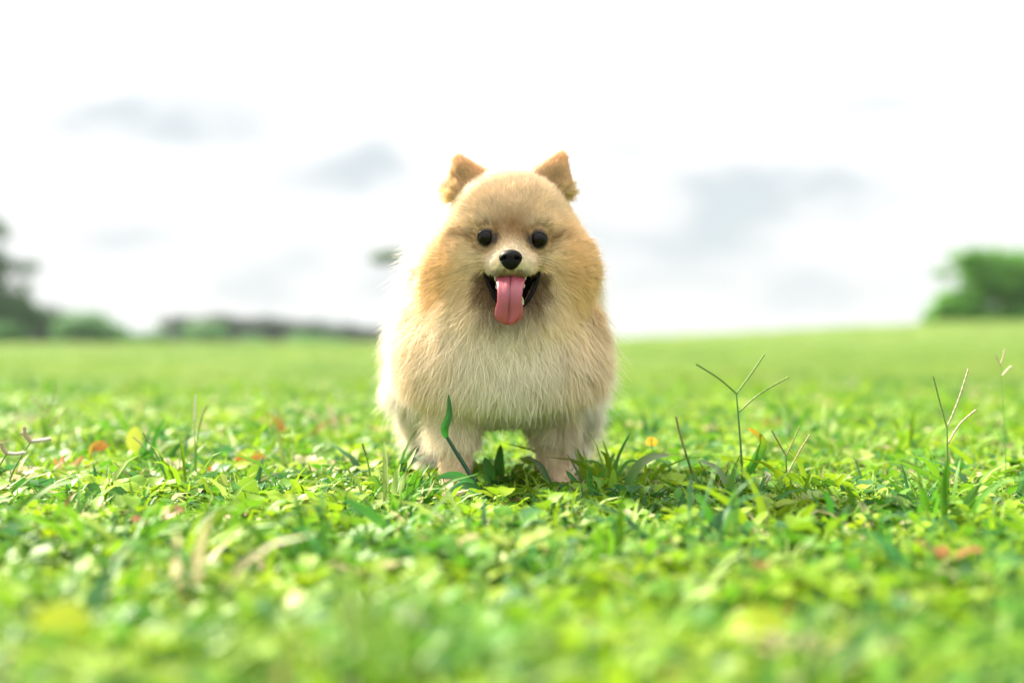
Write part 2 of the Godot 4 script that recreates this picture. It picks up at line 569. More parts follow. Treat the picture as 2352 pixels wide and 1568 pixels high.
func cover_colour(r: RandomNumberGenerator, n: float) -> Color:
	var u := r.randf()
	if u < 0.010:
		return Color(0.24, 0.12, 0.035)
	if u < 0.05:
		return Color(0.46, 0.42, 0.26)
	if u < 0.13:
		return Color(0.29, 0.42, 0.10)
	if u < 0.17:
		return Color(0.04, 0.17, 0.02)
	var a := Color(0.080, 0.24, 0.016)
	var b := Color(0.245, 0.40, 0.016)
	var t := clampf(0.5 + 0.8 * n + r.randf_range(-0.4, 0.4), 0.0, 1.0)
	var c := a.lerp(b, t)
	if r.randf() < 0.15:
		c = Color(0.05, 0.17, 0.05)
	return c


func field_colour(r: RandomNumberGenerator, x: float, z: float) -> Color:
	var n := nz.get_noise_2d(x * 0.5, z * 0.22) * 0.6 + nz.get_noise_2d(x * 1.7, z * 0.8 + 30.0) * 0.4
	var t := clampf(0.5 + 0.9 * n + r.randf_range(-0.3, 0.3), 0.0, 1.0)
	if r.randf() < 0.03:
		return Color(0.34, 0.33, 0.18)
	return Color(0.12, 0.245, 0.045).lerp(Color(0.20, 0.31, 0.055), t)


# ------------------------------------------------------------------ the dog
# skin: smooth union of ellipsoids and tapered capsules
var ea := PackedVector3Array()   # ellipsoid centres
var er := PackedVector3Array()   # ellipsoid radii
var ek := PackedFloat32Array()   # blends
var ca_ := PackedVector3Array()  # capsule ends
var cb_ := PackedVector3Array()
var cr := PackedVector3Array()   # ra, rb, flatten in z
var ck := PackedFloat32Array()
var mn := PackedVector2Array()   # mouth polygon edges: outward normals
var mo := PackedFloat32Array()
var me_ := PackedVector3Array()  # muzzle ellipsoids, added after the mouth is cut
var mr := PackedVector3Array()
var eye_l := Vector3.ZERO
var eye_r := Vector3.ZERO
var nose_p := Vector3.ZERO
var ear_a := []
var leg_ax := []
var ear_tri := []
const MOUTH_BACK := 0.022


func ell(c: Vector3, r: Vector3, k: float) -> void:
	ea.append(c)
	er.append(r)
	ek.append(k)


func cap(a: Vector3, b: Vector3, ra: float, rb: float, k: float, flat := 1.0) -> void:
	ca_.append(a)
	cb_.append(b)
	cr.append(Vector3(ra, rb, flat))
	ck.append(k)


func ell_d(p: Vector3, c: Vector3, r: Vector3) -> float:
	var q := (p - c) / r
	var k0 := q.length()
	var k1 := (q / r).length()
	return k0 * (k0 - 1.0) / maxf(k1, 1e-6)


func mouth_d(p: Vector3) -> float:
	var m := MOUTH_BACK - p.z
	for i in mn.size():
		m = maxf(m, mn[i].x * p.x + mn[i].y * p.y - mo[i])
	return m


var use_e := PackedInt32Array()
var use_c := PackedInt32Array()


func sdf(p: Vector3) -> float:
	var d := 1.0
	for i in use_e:
		var r := er[i]
		var q := (p - ea[i]) / r
		var k0 := q.length()
		var di := k0 * (k0 - 1.0) / maxf((q / r).length(), 1e-6)
		var k := ek[i]
		var h := maxf(k - absf(d - di), 0.0) / k
		d = minf(d, di) - h * h * k * 0.25
	for i in use_c:
		var di := cap_d(p, i)
		var k := ck[i]
		var h := maxf(k - absf(d - di), 0.0) / k
		d = minf(d, di) - h * h * k * 0.25
	if p.y > 0.30 and p.z > -0.04:
		for i in 2:
			var di := ear_d(p, i)
			var h := maxf(0.010 - absf(d - di), 0.0) / 0.010
			d = minf(d, di) - h * h * 0.0025
	if p.z > 0.0 and p.y > 0.18:
		d = maxf(d, -mouth_d(p))
		for i in me_.size():
			var di := ell_d(p, me_[i], mr[i])
			var h := maxf(0.006 - absf(d - di), 0.0) / 0.006
			d = minf(d, di) - h * h * 0.0015
	return d


# a rounded triangular plate
func ear_d(p: Vector3, i: int) -> float:
	var q := Vector2(p.x, p.y)
	var best := 1.0
	var inside := true
	var turn := 0.0
	for k in 3:
		var a3: Vector3 = ear_tri[i][k]
		var b3: Vector3 = ear_tri[i][(k + 1) % 3]
		var a := Vector2(a3.x, a3.y)
		var e := Vector2(b3.x, b3.y) - a
		var w := q - a
		best = minf(best, (w - e * clampf(w.dot(e) / e.length_squared(), 0.0, 1.0)).length())
		var c := signf(e.cross(w))
		if k > 0 and c != turn:
			inside = false
		turn = c
	var d2 := -best if inside else best
	var dz := absf(p.z - 0.006 - (0.335 - p.y) * 0.15) - 0.002
	return Vector2(maxf(d2, 0.0), maxf(dz, 0.0)).length() + minf(maxf(d2, dz), 0.0) - 0.0068


func cap_d(p: Vector3, i: int) -> float:
	var pa := p - ca_[i]
	var ba := cb_[i] - ca_[i]
	pa.z *= cr[i].z
	ba.z *= cr[i].z
	var t := clampf(pa.dot(ba) / ba.length_squared(), 0.0, 1.0)
	return (pa - ba * t).length() - lerpf(cr[i].x, cr[i].y, t)


# only the shapes near a block take part in it; false where none is near
func near_shapes(c: Vector3, reach: float) -> bool:
	use_e.clear()
	use_c.clear()
	var d := 1.0
	for i in ea.size():
		var di := ell_d(c, ea[i], er[i])
		if di < reach:
			use_e.append(i)
			d = minf(d, di)
	for i in ca_.size():
		var di := cap_d(c, i)
		if di < reach:
			use_c.append(i)
			d = minf(d, di)
	if c.y > 0.29 and c.z > -0.05:
		d = minf(d, minf(ear_d(c, 0), ear_d(c, 1)))
	return d < reach - 0.02 and d > -0.045


func shape_dog() -> void:
	eye_l = at(1117, 546, 0.0540)
	eye_r = at(1237, 550, 0.0540)
	nose_p = at(1173, 594, 0.086)
	# skull, cheeks, neck
	ell(Vector3(-0.017, 0.299, 0.004), Vector3(0.038, 0.041, 0.046), 0.02)
	ell(Vector3(0.013, 0.299, 0.004), Vector3(0.038, 0.041, 0.046), 0.02)
	ell(Vector3(-0.002, 0.286, 0.006), Vector3(0.060, 0.034, 0.046), 0.02)
	ell(at(1173, 580, 0.022), Vector3(0.052, 0.036, 0.036), 0.02)
	ell(at(1076, 612, 0.014), Vector3(0.034, 0.038, 0.032), 0.02)
	ell(at(1272, 612, 0.014), Vector3(0.034, 0.038, 0.032), 0.02)
	ell(at(1172, 690, 0.020), Vector3(0.036, 0.030, 0.030), 0.03)
	ell(at(1160, 700, -0.030), Vector3(0.074, 0.070, 0.050), 0.03)
	ell(at(1150, 665, -0.080), Vector3(0.088, 0.084, 0.050), 0.03)
	# chest, trunk, rump
	ell(at(1152, 792, -0.020), Vector3(0.088, 0.066, 0.062), 0.04)
	ell(at(1155, 846, -0.020), Vector3(0.082, 0.038, 0.055), 0.04)
	ell(Vector3(-0.016, 0.168, -0.120), Vector3(0.092, 0.068, 0.110), 0.05)
	ell(Vector3(-0.026, 0.164, -0.200), Vector3(0.094, 0.072, 0.075), 0.04)
	# brow ridge and bridge of the nose
	cap(at(1173, 588, 0.070), at(1175, 530, 0.040), 0.0115, 0.018, 0.018)
	cap(at(1112, 527, 0.040), at(1145, 533, 0.043), 0.009, 0.007, 0.012)
	cap(at(1242, 530, 0.040), at(1207, 534, 0.043), 0.009, 0.007, 0.012)
	# ears: flattened
	ear_a = [[at(1088, 438, 0.012), at(1063, 384, 0.004)], [at(1264, 432, 0.012), at(1280, 376, 0.004)]]
	# outer shell of each ear: tip, outer base, inner base
	ear_tri = [[at(1058, 378, 0.006), at(1046, 442, 0.006), at(1112, 412, 0.006)], [at(1284, 371, 0.006), at(1295, 436, 0.006), at(1236, 405, 0.006)]]
	# legs
	var fl := [at(1055, 930, -0.015), at(1046, 1060, -0.004), Vector3(-0.0585, 0.013, 0.004)]
	var fr := [at(1258, 930, -0.040), at(1268, 1050, -0.052), Vector3(0.0565, 0.013, -0.050)]
	var hl := [Vector3(-0.088, 0.120, -0.190), Vector3(-0.094, 0.062, -0.215), Vector3(-0.094, 0.012, -0.185)]
	var hr := [Vector3(0.052, 0.120, -0.190), Vector3(0.066, 0.062, -0.220), Vector3(0.070, 0.012, -0.190)]
	for l in [fl, fr]:
		cap(l[0], l[1], 0.022, 0.0125, 0.02)
		cap(l[1], l[2], 0.0125, 0.0105, 0.01)
		cap(l[2], l[2] + Vector3(0, -0.002, 0.014), 0.0125, 0.0105, 0.008)
		leg_ax.append([l[0], l[2]])
	for l in [hl, hr]:
		cap(l[0], l[1], 0.042, 0.020, 0.02)
		cap(l[1], l[2], 0.020, 0.012, 0.01)
		cap(l[2], l[2] + Vector3(0, -0.001, 0.016), 0.0125, 0.0105, 0.008)
		leg_ax.append([l[0], l[2]])
	# open mouth: a wedge cut into the lower face
	var poly := [at(1106, 610, 0.050), at(1244, 609, 0.050), at(1203, 706, 0.056), at(1147, 706, 0.056)]
	for i in 4:
		var a: Vector3 = poly[i]
		var b: Vector3 = poly[(i + 1) % 4]
		var e := Vector2(b.x - a.x, b.y - a.y).normalized()
		var n := Vector2(-e.y, e.x)
		mn.append(n)
		mo.append(n.x * a.x + n.y * a.y)
	# upper muzzle
	me_.append(at(1174, 604, 0.050))
	mr.append(Vector3(0.0280, 0.0158, 0.031))
	me_.append(at(1156, 616, 0.064))
	mr.append(Vector3(0.0138, 0.0100, 0.014))
	me_.append(at(1192, 616, 0.064))
	mr.append(Vector3(0.0138, 0.0100, 0.014))


const H := 0.004
const LO := Vector3(-0.15, -0.004, -0.30)
const NB := Vector3i(14, 19, 21)  # blocks of five cells
var vtx := PackedVector3Array()
var vnm := PackedVector3Array()
var tri := PackedInt32Array()


func skin() -> void:
	var res := []
	var todo := []
	for bx in NB.x:
		for by in NB.y:
			for bz in NB.z:
				var c := LO + (Vector3(bx, by, bz) * 5.0 + Vector3(2.5, 2.5, 2.5)) * H
				if not near_shapes(c, 0.050) or absf(sdf(c)) > 0.026:
					continue
				var g := PackedFloat32Array()
				for x in 6:
					for y in 6:
						for z in 6:
							g.append(sdf(c + Vector3(x - 2.5, y - 2.5, z - 2.5) * H))
				todo.append(Vector3i(bx, by, bz))
				res.append(g)
	# surface nets: one vertex per crossed cell
	var at_cell := {}
	var have := {}
	for i in todo.size():
		var b: Vector3i = todo[i]
		var g: PackedFloat32Array = res[i]
		have[b] = i
		for x in 5:
			for y in 5:
				for z in 5:
					var o := x * 36 + y * 6 + z
					var f := [g[o], g[o + 1], g[o + 6], g[o + 7], g[o + 36], g[o + 37], g[o + 42], g[o + 43]]
					var neg := 0
					for q in f:
						if q < 0.0:
							neg += 1
					if neg == 0 or neg == 8:
						continue
					var s := Vector3.ZERO
					var cnt := 0
					for e in [[0, 1], [2, 3], [4, 5], [6, 7], [0, 2], [1, 3], [4, 6], [5, 7], [0, 4], [1, 5], [2, 6], [3, 7]]:
						var fa: float = f[e[0]]
						var fb: float = f[e[1]]
						if (fa < 0.0) != (fb < 0.0):
							var t := fa / (fa - fb)
							var pa := Vector3(e[0] >> 2, (e[0] >> 1) & 1, e[0] & 1)
							var pb := Vector3(e[1] >> 2, (e[1] >> 1) & 1, e[1] & 1)
							s += pa.lerp(pb, t)
							cnt += 1
					var cell := b * 5 + Vector3i(x, y, z)
					at_cell[cell] = vtx.size()
					vtx.append(LO + (Vector3(cell) + s / cnt) * H)
	for i in todo.size():
		var b: Vector3i = todo[i]
		var g: PackedFloat32Array = res[i]
		for x in 5:
			for y in 5:
				for z in 5:
					var o := x * 36 + y * 6 + z
					var c := b * 5 + Vector3i(x, y, z)
					var f0 := g[o]
					for ax in 3:
						var f1: float = g[o + [36, 6, 1][ax]]
						if (f0 < 0.0) == (f1 < 0.0):
							continue
						var u := Vector3i(0, 1, 0) if ax == 0 else (Vector3i(0, 0, 1) if ax == 1 else Vector3i(1, 0, 0))
						var w := Vector3i(0, 0, 1) if ax == 0 else (Vector3i(1, 0, 0) if ax == 1 else Vector3i(0, 1, 0))
						var q := [at_cell.get(c, -1), at_cell.get(c - u, -1), at_cell.get(c - u - w, -1), at_cell.get(c - w, -1)]
						if q.min() < 0:
							continue
						var order := [0, 2, 1, 0, 3, 2] if f0 < 0.0 else [0, 1, 2, 0, 2, 3]
						for k in order:
							tri.append(q[k])
	vnm.resize(vtx.size())
	for i in tri.size() / 3:
		var a := tri[i * 3]
		var b := tri[i * 3 + 1]
		var c := tri[i * 3 + 2]
		var fn := (vtx[c] - vtx[a]).cross(vtx[b] - vtx[a])
		vnm[a] += fn
		vnm[b] += fn
		vnm[c] += fn
	for i in vtx.size():
		vnm[i] = vnm[i].normalized()


func seg_d(p: Vector3, a: Vector3, b: Vector3) -> float:
	var ba := b - a
	var t := clampf((p - a).dot(ba) / ba.length_squared(), 0.0, 1.0)
	return (p - a - ba * t).length()


const CREAM := Vector3(0.99, 0.88, 0.70)
const PEACH := Vector3(0.97, 0.79, 0.56)
const ORANGE := Vector3(0.97, 0.64, 0.31)
const TAN_ := Vector3(0.98, 0.74, 0.46)
const BROWN := Vector3(0.36, 0.20, 0.08)
const WHITE_ := Vector3(0.985, 0.93, 0.84)
const DARK := Vector3(0.045, 0.035, 0.035)


func coat_colour(p: Vector3, ear: float) -> Vector3:
	var n1 := nz.get_noise_3dv(p * 22.0)
	var n2 := nz.get_noise_3dv(p * 60.0 + Vector3(3, 0, 0))
	var ax := absf(p.x + 0.003)
	# body: cream bib, peach sides, whitish ruff; flanks whitened to paint in sunlight
	var c := lerp_c(CREAM, PEACH, smoothstep(0.028, 0.075, ax + 0.014 * n1) * smoothstep(0.085, 0.13, p.y) * smoothstep(-0.06, -0.01, p.z))
	c = lerp_c(c, WHITE_, smoothstep(0.035, 0.0, ax + 0.008 * n2) * smoothstep(0.20, 0.15, p.y) * 0.5)
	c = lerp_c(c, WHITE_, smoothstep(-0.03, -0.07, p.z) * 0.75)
	c = lerp_c(c, PEACH, smoothstep(0.10, 0.04, p.y) * smoothstep(-0.10, -0.06, p.z) * 0.85)
	# head
	var hw := smoothstep(0.185, 0.235, p.y + 0.01 * n1) * smoothstep(-0.055, -0.020, p.z + 0.006 * n2)
	var h := TAN_
	h = lerp_c(h, Vector3(0.95, 0.72, 0.46), smoothstep(0.295, 0.335, p.y) * 0.8)
	h = lerp_c(h, ORANGE, smoothstep(0.036, 0.056, ax + 0.006 * n1) * smoothstep(0.20, 0.24, p.y) * smoothstep(0.305, 0.268, p.y) * 0.85)
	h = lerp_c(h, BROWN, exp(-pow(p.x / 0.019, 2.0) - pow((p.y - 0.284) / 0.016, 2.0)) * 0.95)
	h = lerp_c(h, BROWN, exp(-pow((ax - 0.0130) / 0.0065, 2.0) - pow((p.y - 0.2790) / 0.010, 2.0)) * 0.9 * smoothstep(0.0, 0.03, p.z))  # brown V at the inner brows, also painting the shading of the stop
	h = lerp_c(h, BROWN, exp(-pow((ax - 0.043) / 0.011, 2.0) - pow((p.y - 0.2755) / 0.0040, 2.0)) * 0.85)
	h = lerp_c(h, CREAM, exp(-pow((ax - 0.022) / 0.008, 2.0) - pow((p.y - 0.2885) / 0.004, 2.0)) * 0.25)
	h = lerp_c(h, PEACH, exp(-pow(p.x / 0.009, 2.0) - pow((p.y - 0.263) / 0.006, 2.0)) * 0.8)
	h = lerp_c(h, CREAM, exp(-pow((ax - 0.030) / 0.010, 2.0) - pow((p.y - 0.258) / 0.008, 2.0)) * 0.3)
	h = lerp_c(h, BROWN, exp(-pow((ax - 0.026) / 0.012, 2.0) - pow((p.y - 0.226) / 0.012, 2.0)) * 0.10)  # faint brown painted as the shadow under the mouth corners
	# white beside the nose
	var muz := (p - nose_p - Vector3(0, -0.004, 0)) * Vector3(0.80, 1.3, 0.8)
	h = lerp_c(h, Vector3(0.96, 0.82, 0.61), smoothstep(0.029, 0.014, muz.length() + 0.003 * n2) * smoothstep(0.02, 0.05, p.z))
	h = lerp_c(h, BROWN * 0.6, smoothstep(nose_p.y - 0.0105, nose_p.y - 0.0145, p.y) * smoothstep(0.046, 0.056, p.z) * smoothstep(0.215, 0.232, p.y) * smoothstep(0.030, 0.022, ax) * 0.85)
	h = lerp_c(h, Vector3(0.93, 0.56, 0.28), ear * (0.6 + 0.35 * smoothstep(-0.3, 0.4, n1)))
	h = lerp_c(h, ORANGE * 0.55, ear * exp(-pow((ax - 0.045) / 0.013, 2.0) - pow((p.y - 0.336) / 0.013, 2.0)) * 0.85)
	c = lerp_c(c, h, hw)
	# dark rims round the eyes and along the lips
	for e in [eye_l, eye_r]:
		var de: float = Vector2(p.x - e.x, p.y - e.y).length() + maxf(0.0, 0.035 - p.z)
		c = lerp_c(c, BROWN, smoothstep(0.0175, 0.0112, de) * 0.85)
		c = lerp_c(c, DARK, smoothstep(0.0110, 0.0086, de) * 0.92)
		var inner: Vector3 = e + Vector3(-signf(e.x) * 0.009, -0.002, 0.004)
		c = lerp_c(c, DARK * 1.5, smoothstep(0.0085, 0.003, Vector2(p.x - inner.x, p.y - inner.y).length() + maxf(0.0, 0.035 - p.z)) * 0.9)
	return c * (1.0 + 0.07 * n1 + 0.06 * n2)


var fur_v := []
var cum := PackedFloat32Array()
var total := 0.0


func fur_chunk(ci: int, n_clumps: int) -> void:
	var r := RandomNumberGenerator.new()
	r.seed = 1000 + ci
	var v := PackedVector3Array()
	var nn := PackedVector3Array()
	var cc := PackedColorArray()
	var ix := PackedInt32Array()
	var lip_a := at(1106, 612, 0.045)
	var lip_b := at(1244, 611, 0.045)
	var lip_c := at(1203, 703, 0.056)
	var lip_d := at(1147, 703, 0.056)
	for i in n_clumps:
		var t := cum.bsearch(r.randf() * total)
		t = mini(t, cum.size() - 1)
		var a := r.randf()
		var b := r.randf()
		if a + b > 1.0:
			a = 1.0 - a
			b = 1.0 - b
		var i0 := tri[t * 3]
		var i1 := tri[t * 3 + 1]
		var i2 := tri[t * 3 + 2]
		var p := vtx[i0] + (vtx[i1] - vtx[i0]) * a + (vtx[i2] - vtx[i0]) * b
		var n := (vnm[i0] + (vnm[i1] - vnm[i0]) * a + (vnm[i2] - vnm[i0]) * b).normalized()
		# bare places: eyes, nose, the inside of the mouth, pads
		var de := minf(Vector2(p.x - eye_l.x, p.y - eye_l.y).length(), Vector2(p.x - eye_r.x, p.y - eye_r.y).length()) + maxf(0.0, 0.035 - p.z)
		if de < 0.0079 or (p - nose_p).length() < 0.0105:
			continue
		var md := mouth_d(p)
		if p.z > 0.0 and md < 0.0015 and p.y > 0.195 and (p.y < 0.2445 or p.z < 0.035):
			var in_muzzle := false
			for k in me_.size():
				if absf(ell_d(p, me_[k], mr[k])) < 0.0045 and p.z > 0.045 and n.y > -0.5:
					in_muzzle = true
			if not in_muzzle:
				continue
		var ear := 0.0
		for k in 2:
			ear = maxf(ear, smoothstep(0.028, 0.018, seg_d(p * Vector3(1, 1, 1.6), ear_a[k][0] * Vector3(1, 1, 1.6), ear_a[k][1] * Vector3(1, 1, 1.6))) * smoothstep(0.322, 0.335, p.y))
		var head := smoothstep(0.20, 0.245, p.y) * smoothstep(-0.10, -0.03, p.z)
		var leg := 0.0
		for k in 4:
			leg = maxf(leg, smoothstep(0.050, 0.030, seg_d(p, leg_ax[k][0], leg_ax[k][1])) * smoothstep(0.095, 0.060, p.y))
		var df := (p - Vector3(0, 0.262, 0.066)).length()
		var L := lerpf(0.048, 0.0125 if p.z > -0.11 else 0.026, leg)
		L *= lerpf(1.0, 0.60, smoothstep(-0.1, -0.7, n.y) * (1.0 - leg))
		if p.z < -0.08:
			L = lerpf(L, L * 1.15, 1.0 - leg)
		L = lerpf(L, 0.009, leg * smoothstep(0.035, 0.010, p.y))
		var Lh := lerpf(0.0055, 0.0185, smoothstep(0.016, 0.062, df))
		Lh = lerpf(Lh, 0.036, smoothstep(0.066, 0.100, df) * smoothstep(0.31, 0.26, p.y))
		L = lerpf(L, Lh, head)
		L = lerpf(L, 0.0100, ear)
		L = minf(L, lerpf(0.0034, 0.05, smoothstep(0.0095, 0.029, de)))
		# which way the coat lies
		var side := signf(p.x)
		var fb := Vector3(p.x * 4.0, -1.0, -0.30 * smoothstep(0.02, 0.09, absf(p.x)))
		var fh := (p - Vector3(0, 0.255, 0.082))
		fh = fh.normalized() + Vector3(0, -0.25 * smoothstep(0.27, 0.22, p.y), -0.2)
		for e in [eye_l, eye_r]:
			var off: Vector3 = p - e
			var od := off.length()
			fh += off / od * 1.2 * smoothstep(0.020, 0.010, od)
		var f := fb.lerp(fh, head)
		f = f.lerp(Vector3(side * 0.5, 1.0, -0.1), ear)
		f = f.lerp(Vector3(0, -1.0, 0), leg * 0.8)
		var w1 := Vector3(nz.get_noise_3dv(p * 45.0), nz.get_noise_3dv(p * 45.0 + Vector3(7, 0, 0)), nz.get_noise_3dv(p * 45.0 + Vector3(0, 9, 0)))
		f += w1 * lerpf(0.55, 0.22, head)
		var tg := f - n * f.dot(n)
		if tg.length() < 0.15:
			tg += Vector3(0.1, -0.3, 0.05)
			tg -= n * tg.dot(n)
		tg = tg.normalized()
		var lift := lerpf(lerpf(0.66, 0.44, smoothstep(-0.02, 0.03, p.z)), 0.42, head)
		lift = lerpf(lift, 0.45, leg)
		lift = lerpf(lift, 0.38, ear)
		lift *= lerpf(1.0, 1.25, smoothstep(0.060, 0.09, df) * head)
		var bi := n.cross(tg)
		var R := lerpf(0.0050, 0.0022, maxf(head, ear) * smoothstep(0.035, 0.02, L))
		var ns := 14
		var S := 4 if L > 0.02 else (3 if L > 0.009 else 2)
		var wid := lerpf(0.00019, 0.00024, smoothstep(0.006, 0.03, L))
		var pull := r.randf_range(0.25, 0.75) if L > 0.02 else r.randf_range(0.25, 0.7)
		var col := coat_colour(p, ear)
		# dark bristles along the lips
		var dl := minf(seg_d(p, lip_a, lip_d), seg_d(p, lip_b, lip_c))
		col = lerp_c(col, BROWN * 0.45, smoothstep(0.010, 0.003, dl) * (1.0 if p.y < 0.243 else 0.0) * 0.9)
		if p.z > 0.060 and p.y < nose_p.y - 0.008:
			col = lerp_c(col, BROWN * 0.5, smoothstep(0.024, 0.008, absf(p.x + 0.001)) * 0.85 * smoothstep(nose_p.y - 0.005, nose_p.y - 0.011, p.y))
		var tone := r.randf_range(lerpf(0.86, 0.74, head), 1.05)
		var cdir := (tg + bi * r.randfn() * lerpf(0.32, 0.16, head)).normalized()
		var wave := r.randf() * TAU
		var wamp := 0.0 if L < 0.012 else 0.0028 * smoothstep(0.012, 0.04, L)
		for s in ns:
			var ra := r.randf() * TAU
			var rr := R * sqrt(r.randf())
			var off := tg * cos(ra) * rr + bi * sin(ra) * rr
			var l := L * r.randf_range(0.65, 1.1)
			if r.randf() < 0.07 and L > 0.02:
				l *= 1.35
			var d0 := (cdir + bi * r.randfn() * 0.12 + tg * r.randfn() * 0.05).normalized()
			var lf := maxf(0.08, lift + r.randfn() * 0.10)
			var rot := r.randf_range(-0.5, 0.5)
			var q := p + off - n * 0.0012
			var cs := tone * r.randf_range(0.84, 1.06)
			var c := Color(col.x * cs, col.y * cs, col.z * cs)
			var base := v.size()
			var w := wid * r.randf_range(0.7, 1.25)
			var wv := wave + r.randfn() * 0.9
			for k in S + 1:
				var u := float(k) / S
				# stands up at the root, lies down towards the tip
				var up := lf * (1.35 - 1.0 * u)
				var dd := (d0 + n * up + Vector3(0, -0.22 * u * L * 22.0, 0)).normalized()
				var wd := d0.cross(n).normalized()
				var ww := (wd * cos(rot) + dd.cross(wd) * sin(rot)) * w * (1.0 - 0.55 * u)
				var qq := q - off * pull * u * u + bi * sin(wv + u * 9.0) * wamp * u + n * sin(wv * 1.7 + u * 8.0) * wamp * 0.5 * u
				var sn := (n * 0.5 + ww.cross(dd).normalized() * 0.5 * (1.0 if ww.cross(dd).dot(n) > 0.0 else -1.0) + off / R * 0.12).normalized()
				if k < S:
					v.append(qq - ww)
					v.append(qq + ww)
					nn.append(sn)
					nn.append(sn)
					cc.append(c)
					cc.append(c)
				else:
					v.append(qq)
					nn.append(sn)
					cc.append(c)
				q += dd * l / S
			for k in S - 1:
				var o := base + k * 2
				ix.append(o)
				ix.append(o + 2)
				ix.append(o + 1)
				ix.append(o + 1)
				ix.append(o + 2)
				ix.append(o + 3)
			var o2 := base + (S - 1) * 2
			ix.append(o2)
			ix.append(o2 + 2)
			ix.append(o2 + 1)
	fur_v[ci] = [v, nn, cc, ix]


func arrays_mesh(list: Array) -> ArrayMesh:
	var am := ArrayMesh.new()
	for s in list:
		var arr := []
		arr.resize(Mesh.ARRAY_MAX)
		arr[Mesh.ARRAY_VERTEX] = s[0]
		arr[Mesh.ARRAY_NORMAL] = s[1]
		arr[Mesh.ARRAY_COLOR] = s[2]
		arr[Mesh.ARRAY_INDEX] = s[3]
		am.add_surface_from_arrays(Mesh.PRIMITIVE_TRIANGLES, arr)
	return am


func build_dog() -> void:
	var t0 := Time.get_ticks_msec()
	shape_dog()
	skin()
	print("skin ", Time.get_ticks_msec() - t0, " ms ", vtx.size(), " vertices")
	var dog := node("dog", "small fluffy cream and orange dog facing forward with its tongue out", "dog")
	var cols := PackedColorArray()
	for p in vtx:
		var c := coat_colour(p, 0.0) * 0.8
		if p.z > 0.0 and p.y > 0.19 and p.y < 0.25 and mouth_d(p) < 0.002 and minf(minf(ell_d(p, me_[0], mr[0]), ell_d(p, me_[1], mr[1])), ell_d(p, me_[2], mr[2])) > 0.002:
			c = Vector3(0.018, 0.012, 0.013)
		cols.append(Color(c.x, c.y, c.z))
	var skin_m := vmat(0.8, 0.3, 0.0)
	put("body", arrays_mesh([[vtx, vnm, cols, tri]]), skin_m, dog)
	# where the coat grows: area times how much of it shows
	for t in tri.size() / 3:
		var a := vtx[tri[t * 3]]
		var b := vtx[tri[t * 3 + 1]]
		var c := vtx[tri[t * 3 + 2]]
		var ar := (b - a).cross(c - a).length() * 0.5
		var m := (a + b + c) / 3.0
		var n := vnm[tri[t * 3]]
		var wgt := 1.0
		if m.y > 0.21 and m.z > -0.03:
			wgt = 2.6
			if m.z > 0.035 or m.y > 0.332:
				wgt = 4.5
		elif m.z < -0.09:
			wgt = 0.55
		if n.z < -0.35:
			wgt *= 0.4
		total += ar * wgt
		cum.append(total)
	var chunks := 16
	fur_v.resize(chunks)
	var id := WorkerThreadPool.add_group_task(func(i: int) -> void: fur_chunk(i, 2000), chunks)
	WorkerThreadPool.wait_for_group_task_completion(id)
	var nt := 0
	for s in fur_v:
		nt += s[3].size() / 3
	print("fur ", Time.get_ticks_msec() - t0, " ms ", nt, " triangles")
	var fur_m := vmat(0.6, 0.25, 0.5)
	fur_m.rim_enabled = true
	fur_m.rim = 0.4
	fur_m.rim_tint = 0.5
	var coat := put("coat", arrays_mesh(fur_v), fur_m, dog)
	coat.set_meta("kind", "stuff")
	face_parts(dog)


func face_parts(dog: Node3D) -> void:
	# eyes
	var eye_m := mat(Color(0.006, 0.0035, 0.003), 0.03, 0.29)
	var lid_m := mat(Color(0.012, 0.010, 0.011), 0.45, 0.4)
	for e in [eye_l, eye_r]:
		var sp := SphereMesh.new()
		sp.radius = 0.0089
		sp.height = 0.0178
		sp.radial_segments = 40
		sp.rings = 20
		var o := put("eye", sp, eye_m, dog)
		o.position = e
		var st := new_st()
		var pts := []
		var rad := []
		var inw := -signf(e.x)
		for i in 41:
			var a := TAU * i / 40.0
			# almond outline, drawn out towards the nose
			var lx := cos(a) * inw
			var px := lx * (0.0080 if lx < 0.0 else 0.0080 + 0.0032 * pow(lx, 6.0))
			var py := sin(a) * (0.0068 if sin(a) > 0.0 else 0.0073) - 0.0016 * maxf(lx, 0.0) * lx * lx
			pts.append(Vector3(px * inw, py, 0.0042 + 0.0008 * sin(a) - 0.0022 * pow(absf(lx), 4.0)))
			rad.append(0.0012 + (0.0005 if sin(a) > 0.2 else 0.0))
		tube(st, pts, rad, [Color.WHITE], 8)
		put("eyelid", st.commit(), lid_m, o)
	build_nose(dog)
	build_mouth(dog)
	build_whiskers(dog)


func nose_sdf(p: Vector3) -> float:
	var d := ell_d(p, Vector3(0, 0.0012, -0.001), Vector3(0.0112, 0.0078, 0.0085))
	var d2 := ell_d(p, Vector3(0, -0.0045, -0.0015), Vector3(0.0072, 0.0062, 0.0072))
	var k := 0.004
	var h := maxf(k - absf(d - d2), 0.0) / k
	d = minf(d, d2) - h * h * k * 0.25
	for s in [-1.0, 1.0]:
		var n := ell_d(p, Vector3(s * 0.0056, -0.0004, 0.0065), Vector3(0.0026, 0.0021, 0.0052))
		var n2 := ell_d(p, Vector3(s * 0.0092, -0.0016, 0.0040), Vector3(0.0028, 0.0011, 0.0040))
		n = minf(n, n2)
		k = 0.0014
		h = maxf(k - absf(-n - d), 0.0) / k
		d = maxf(d, -n) + h * h * k * 0.25
	var g := Vector2(p.x, p.z - 0.0072).length() - 0.0007
	if p.y < 0.0005:
		d = maxf(d, -g)
	return d


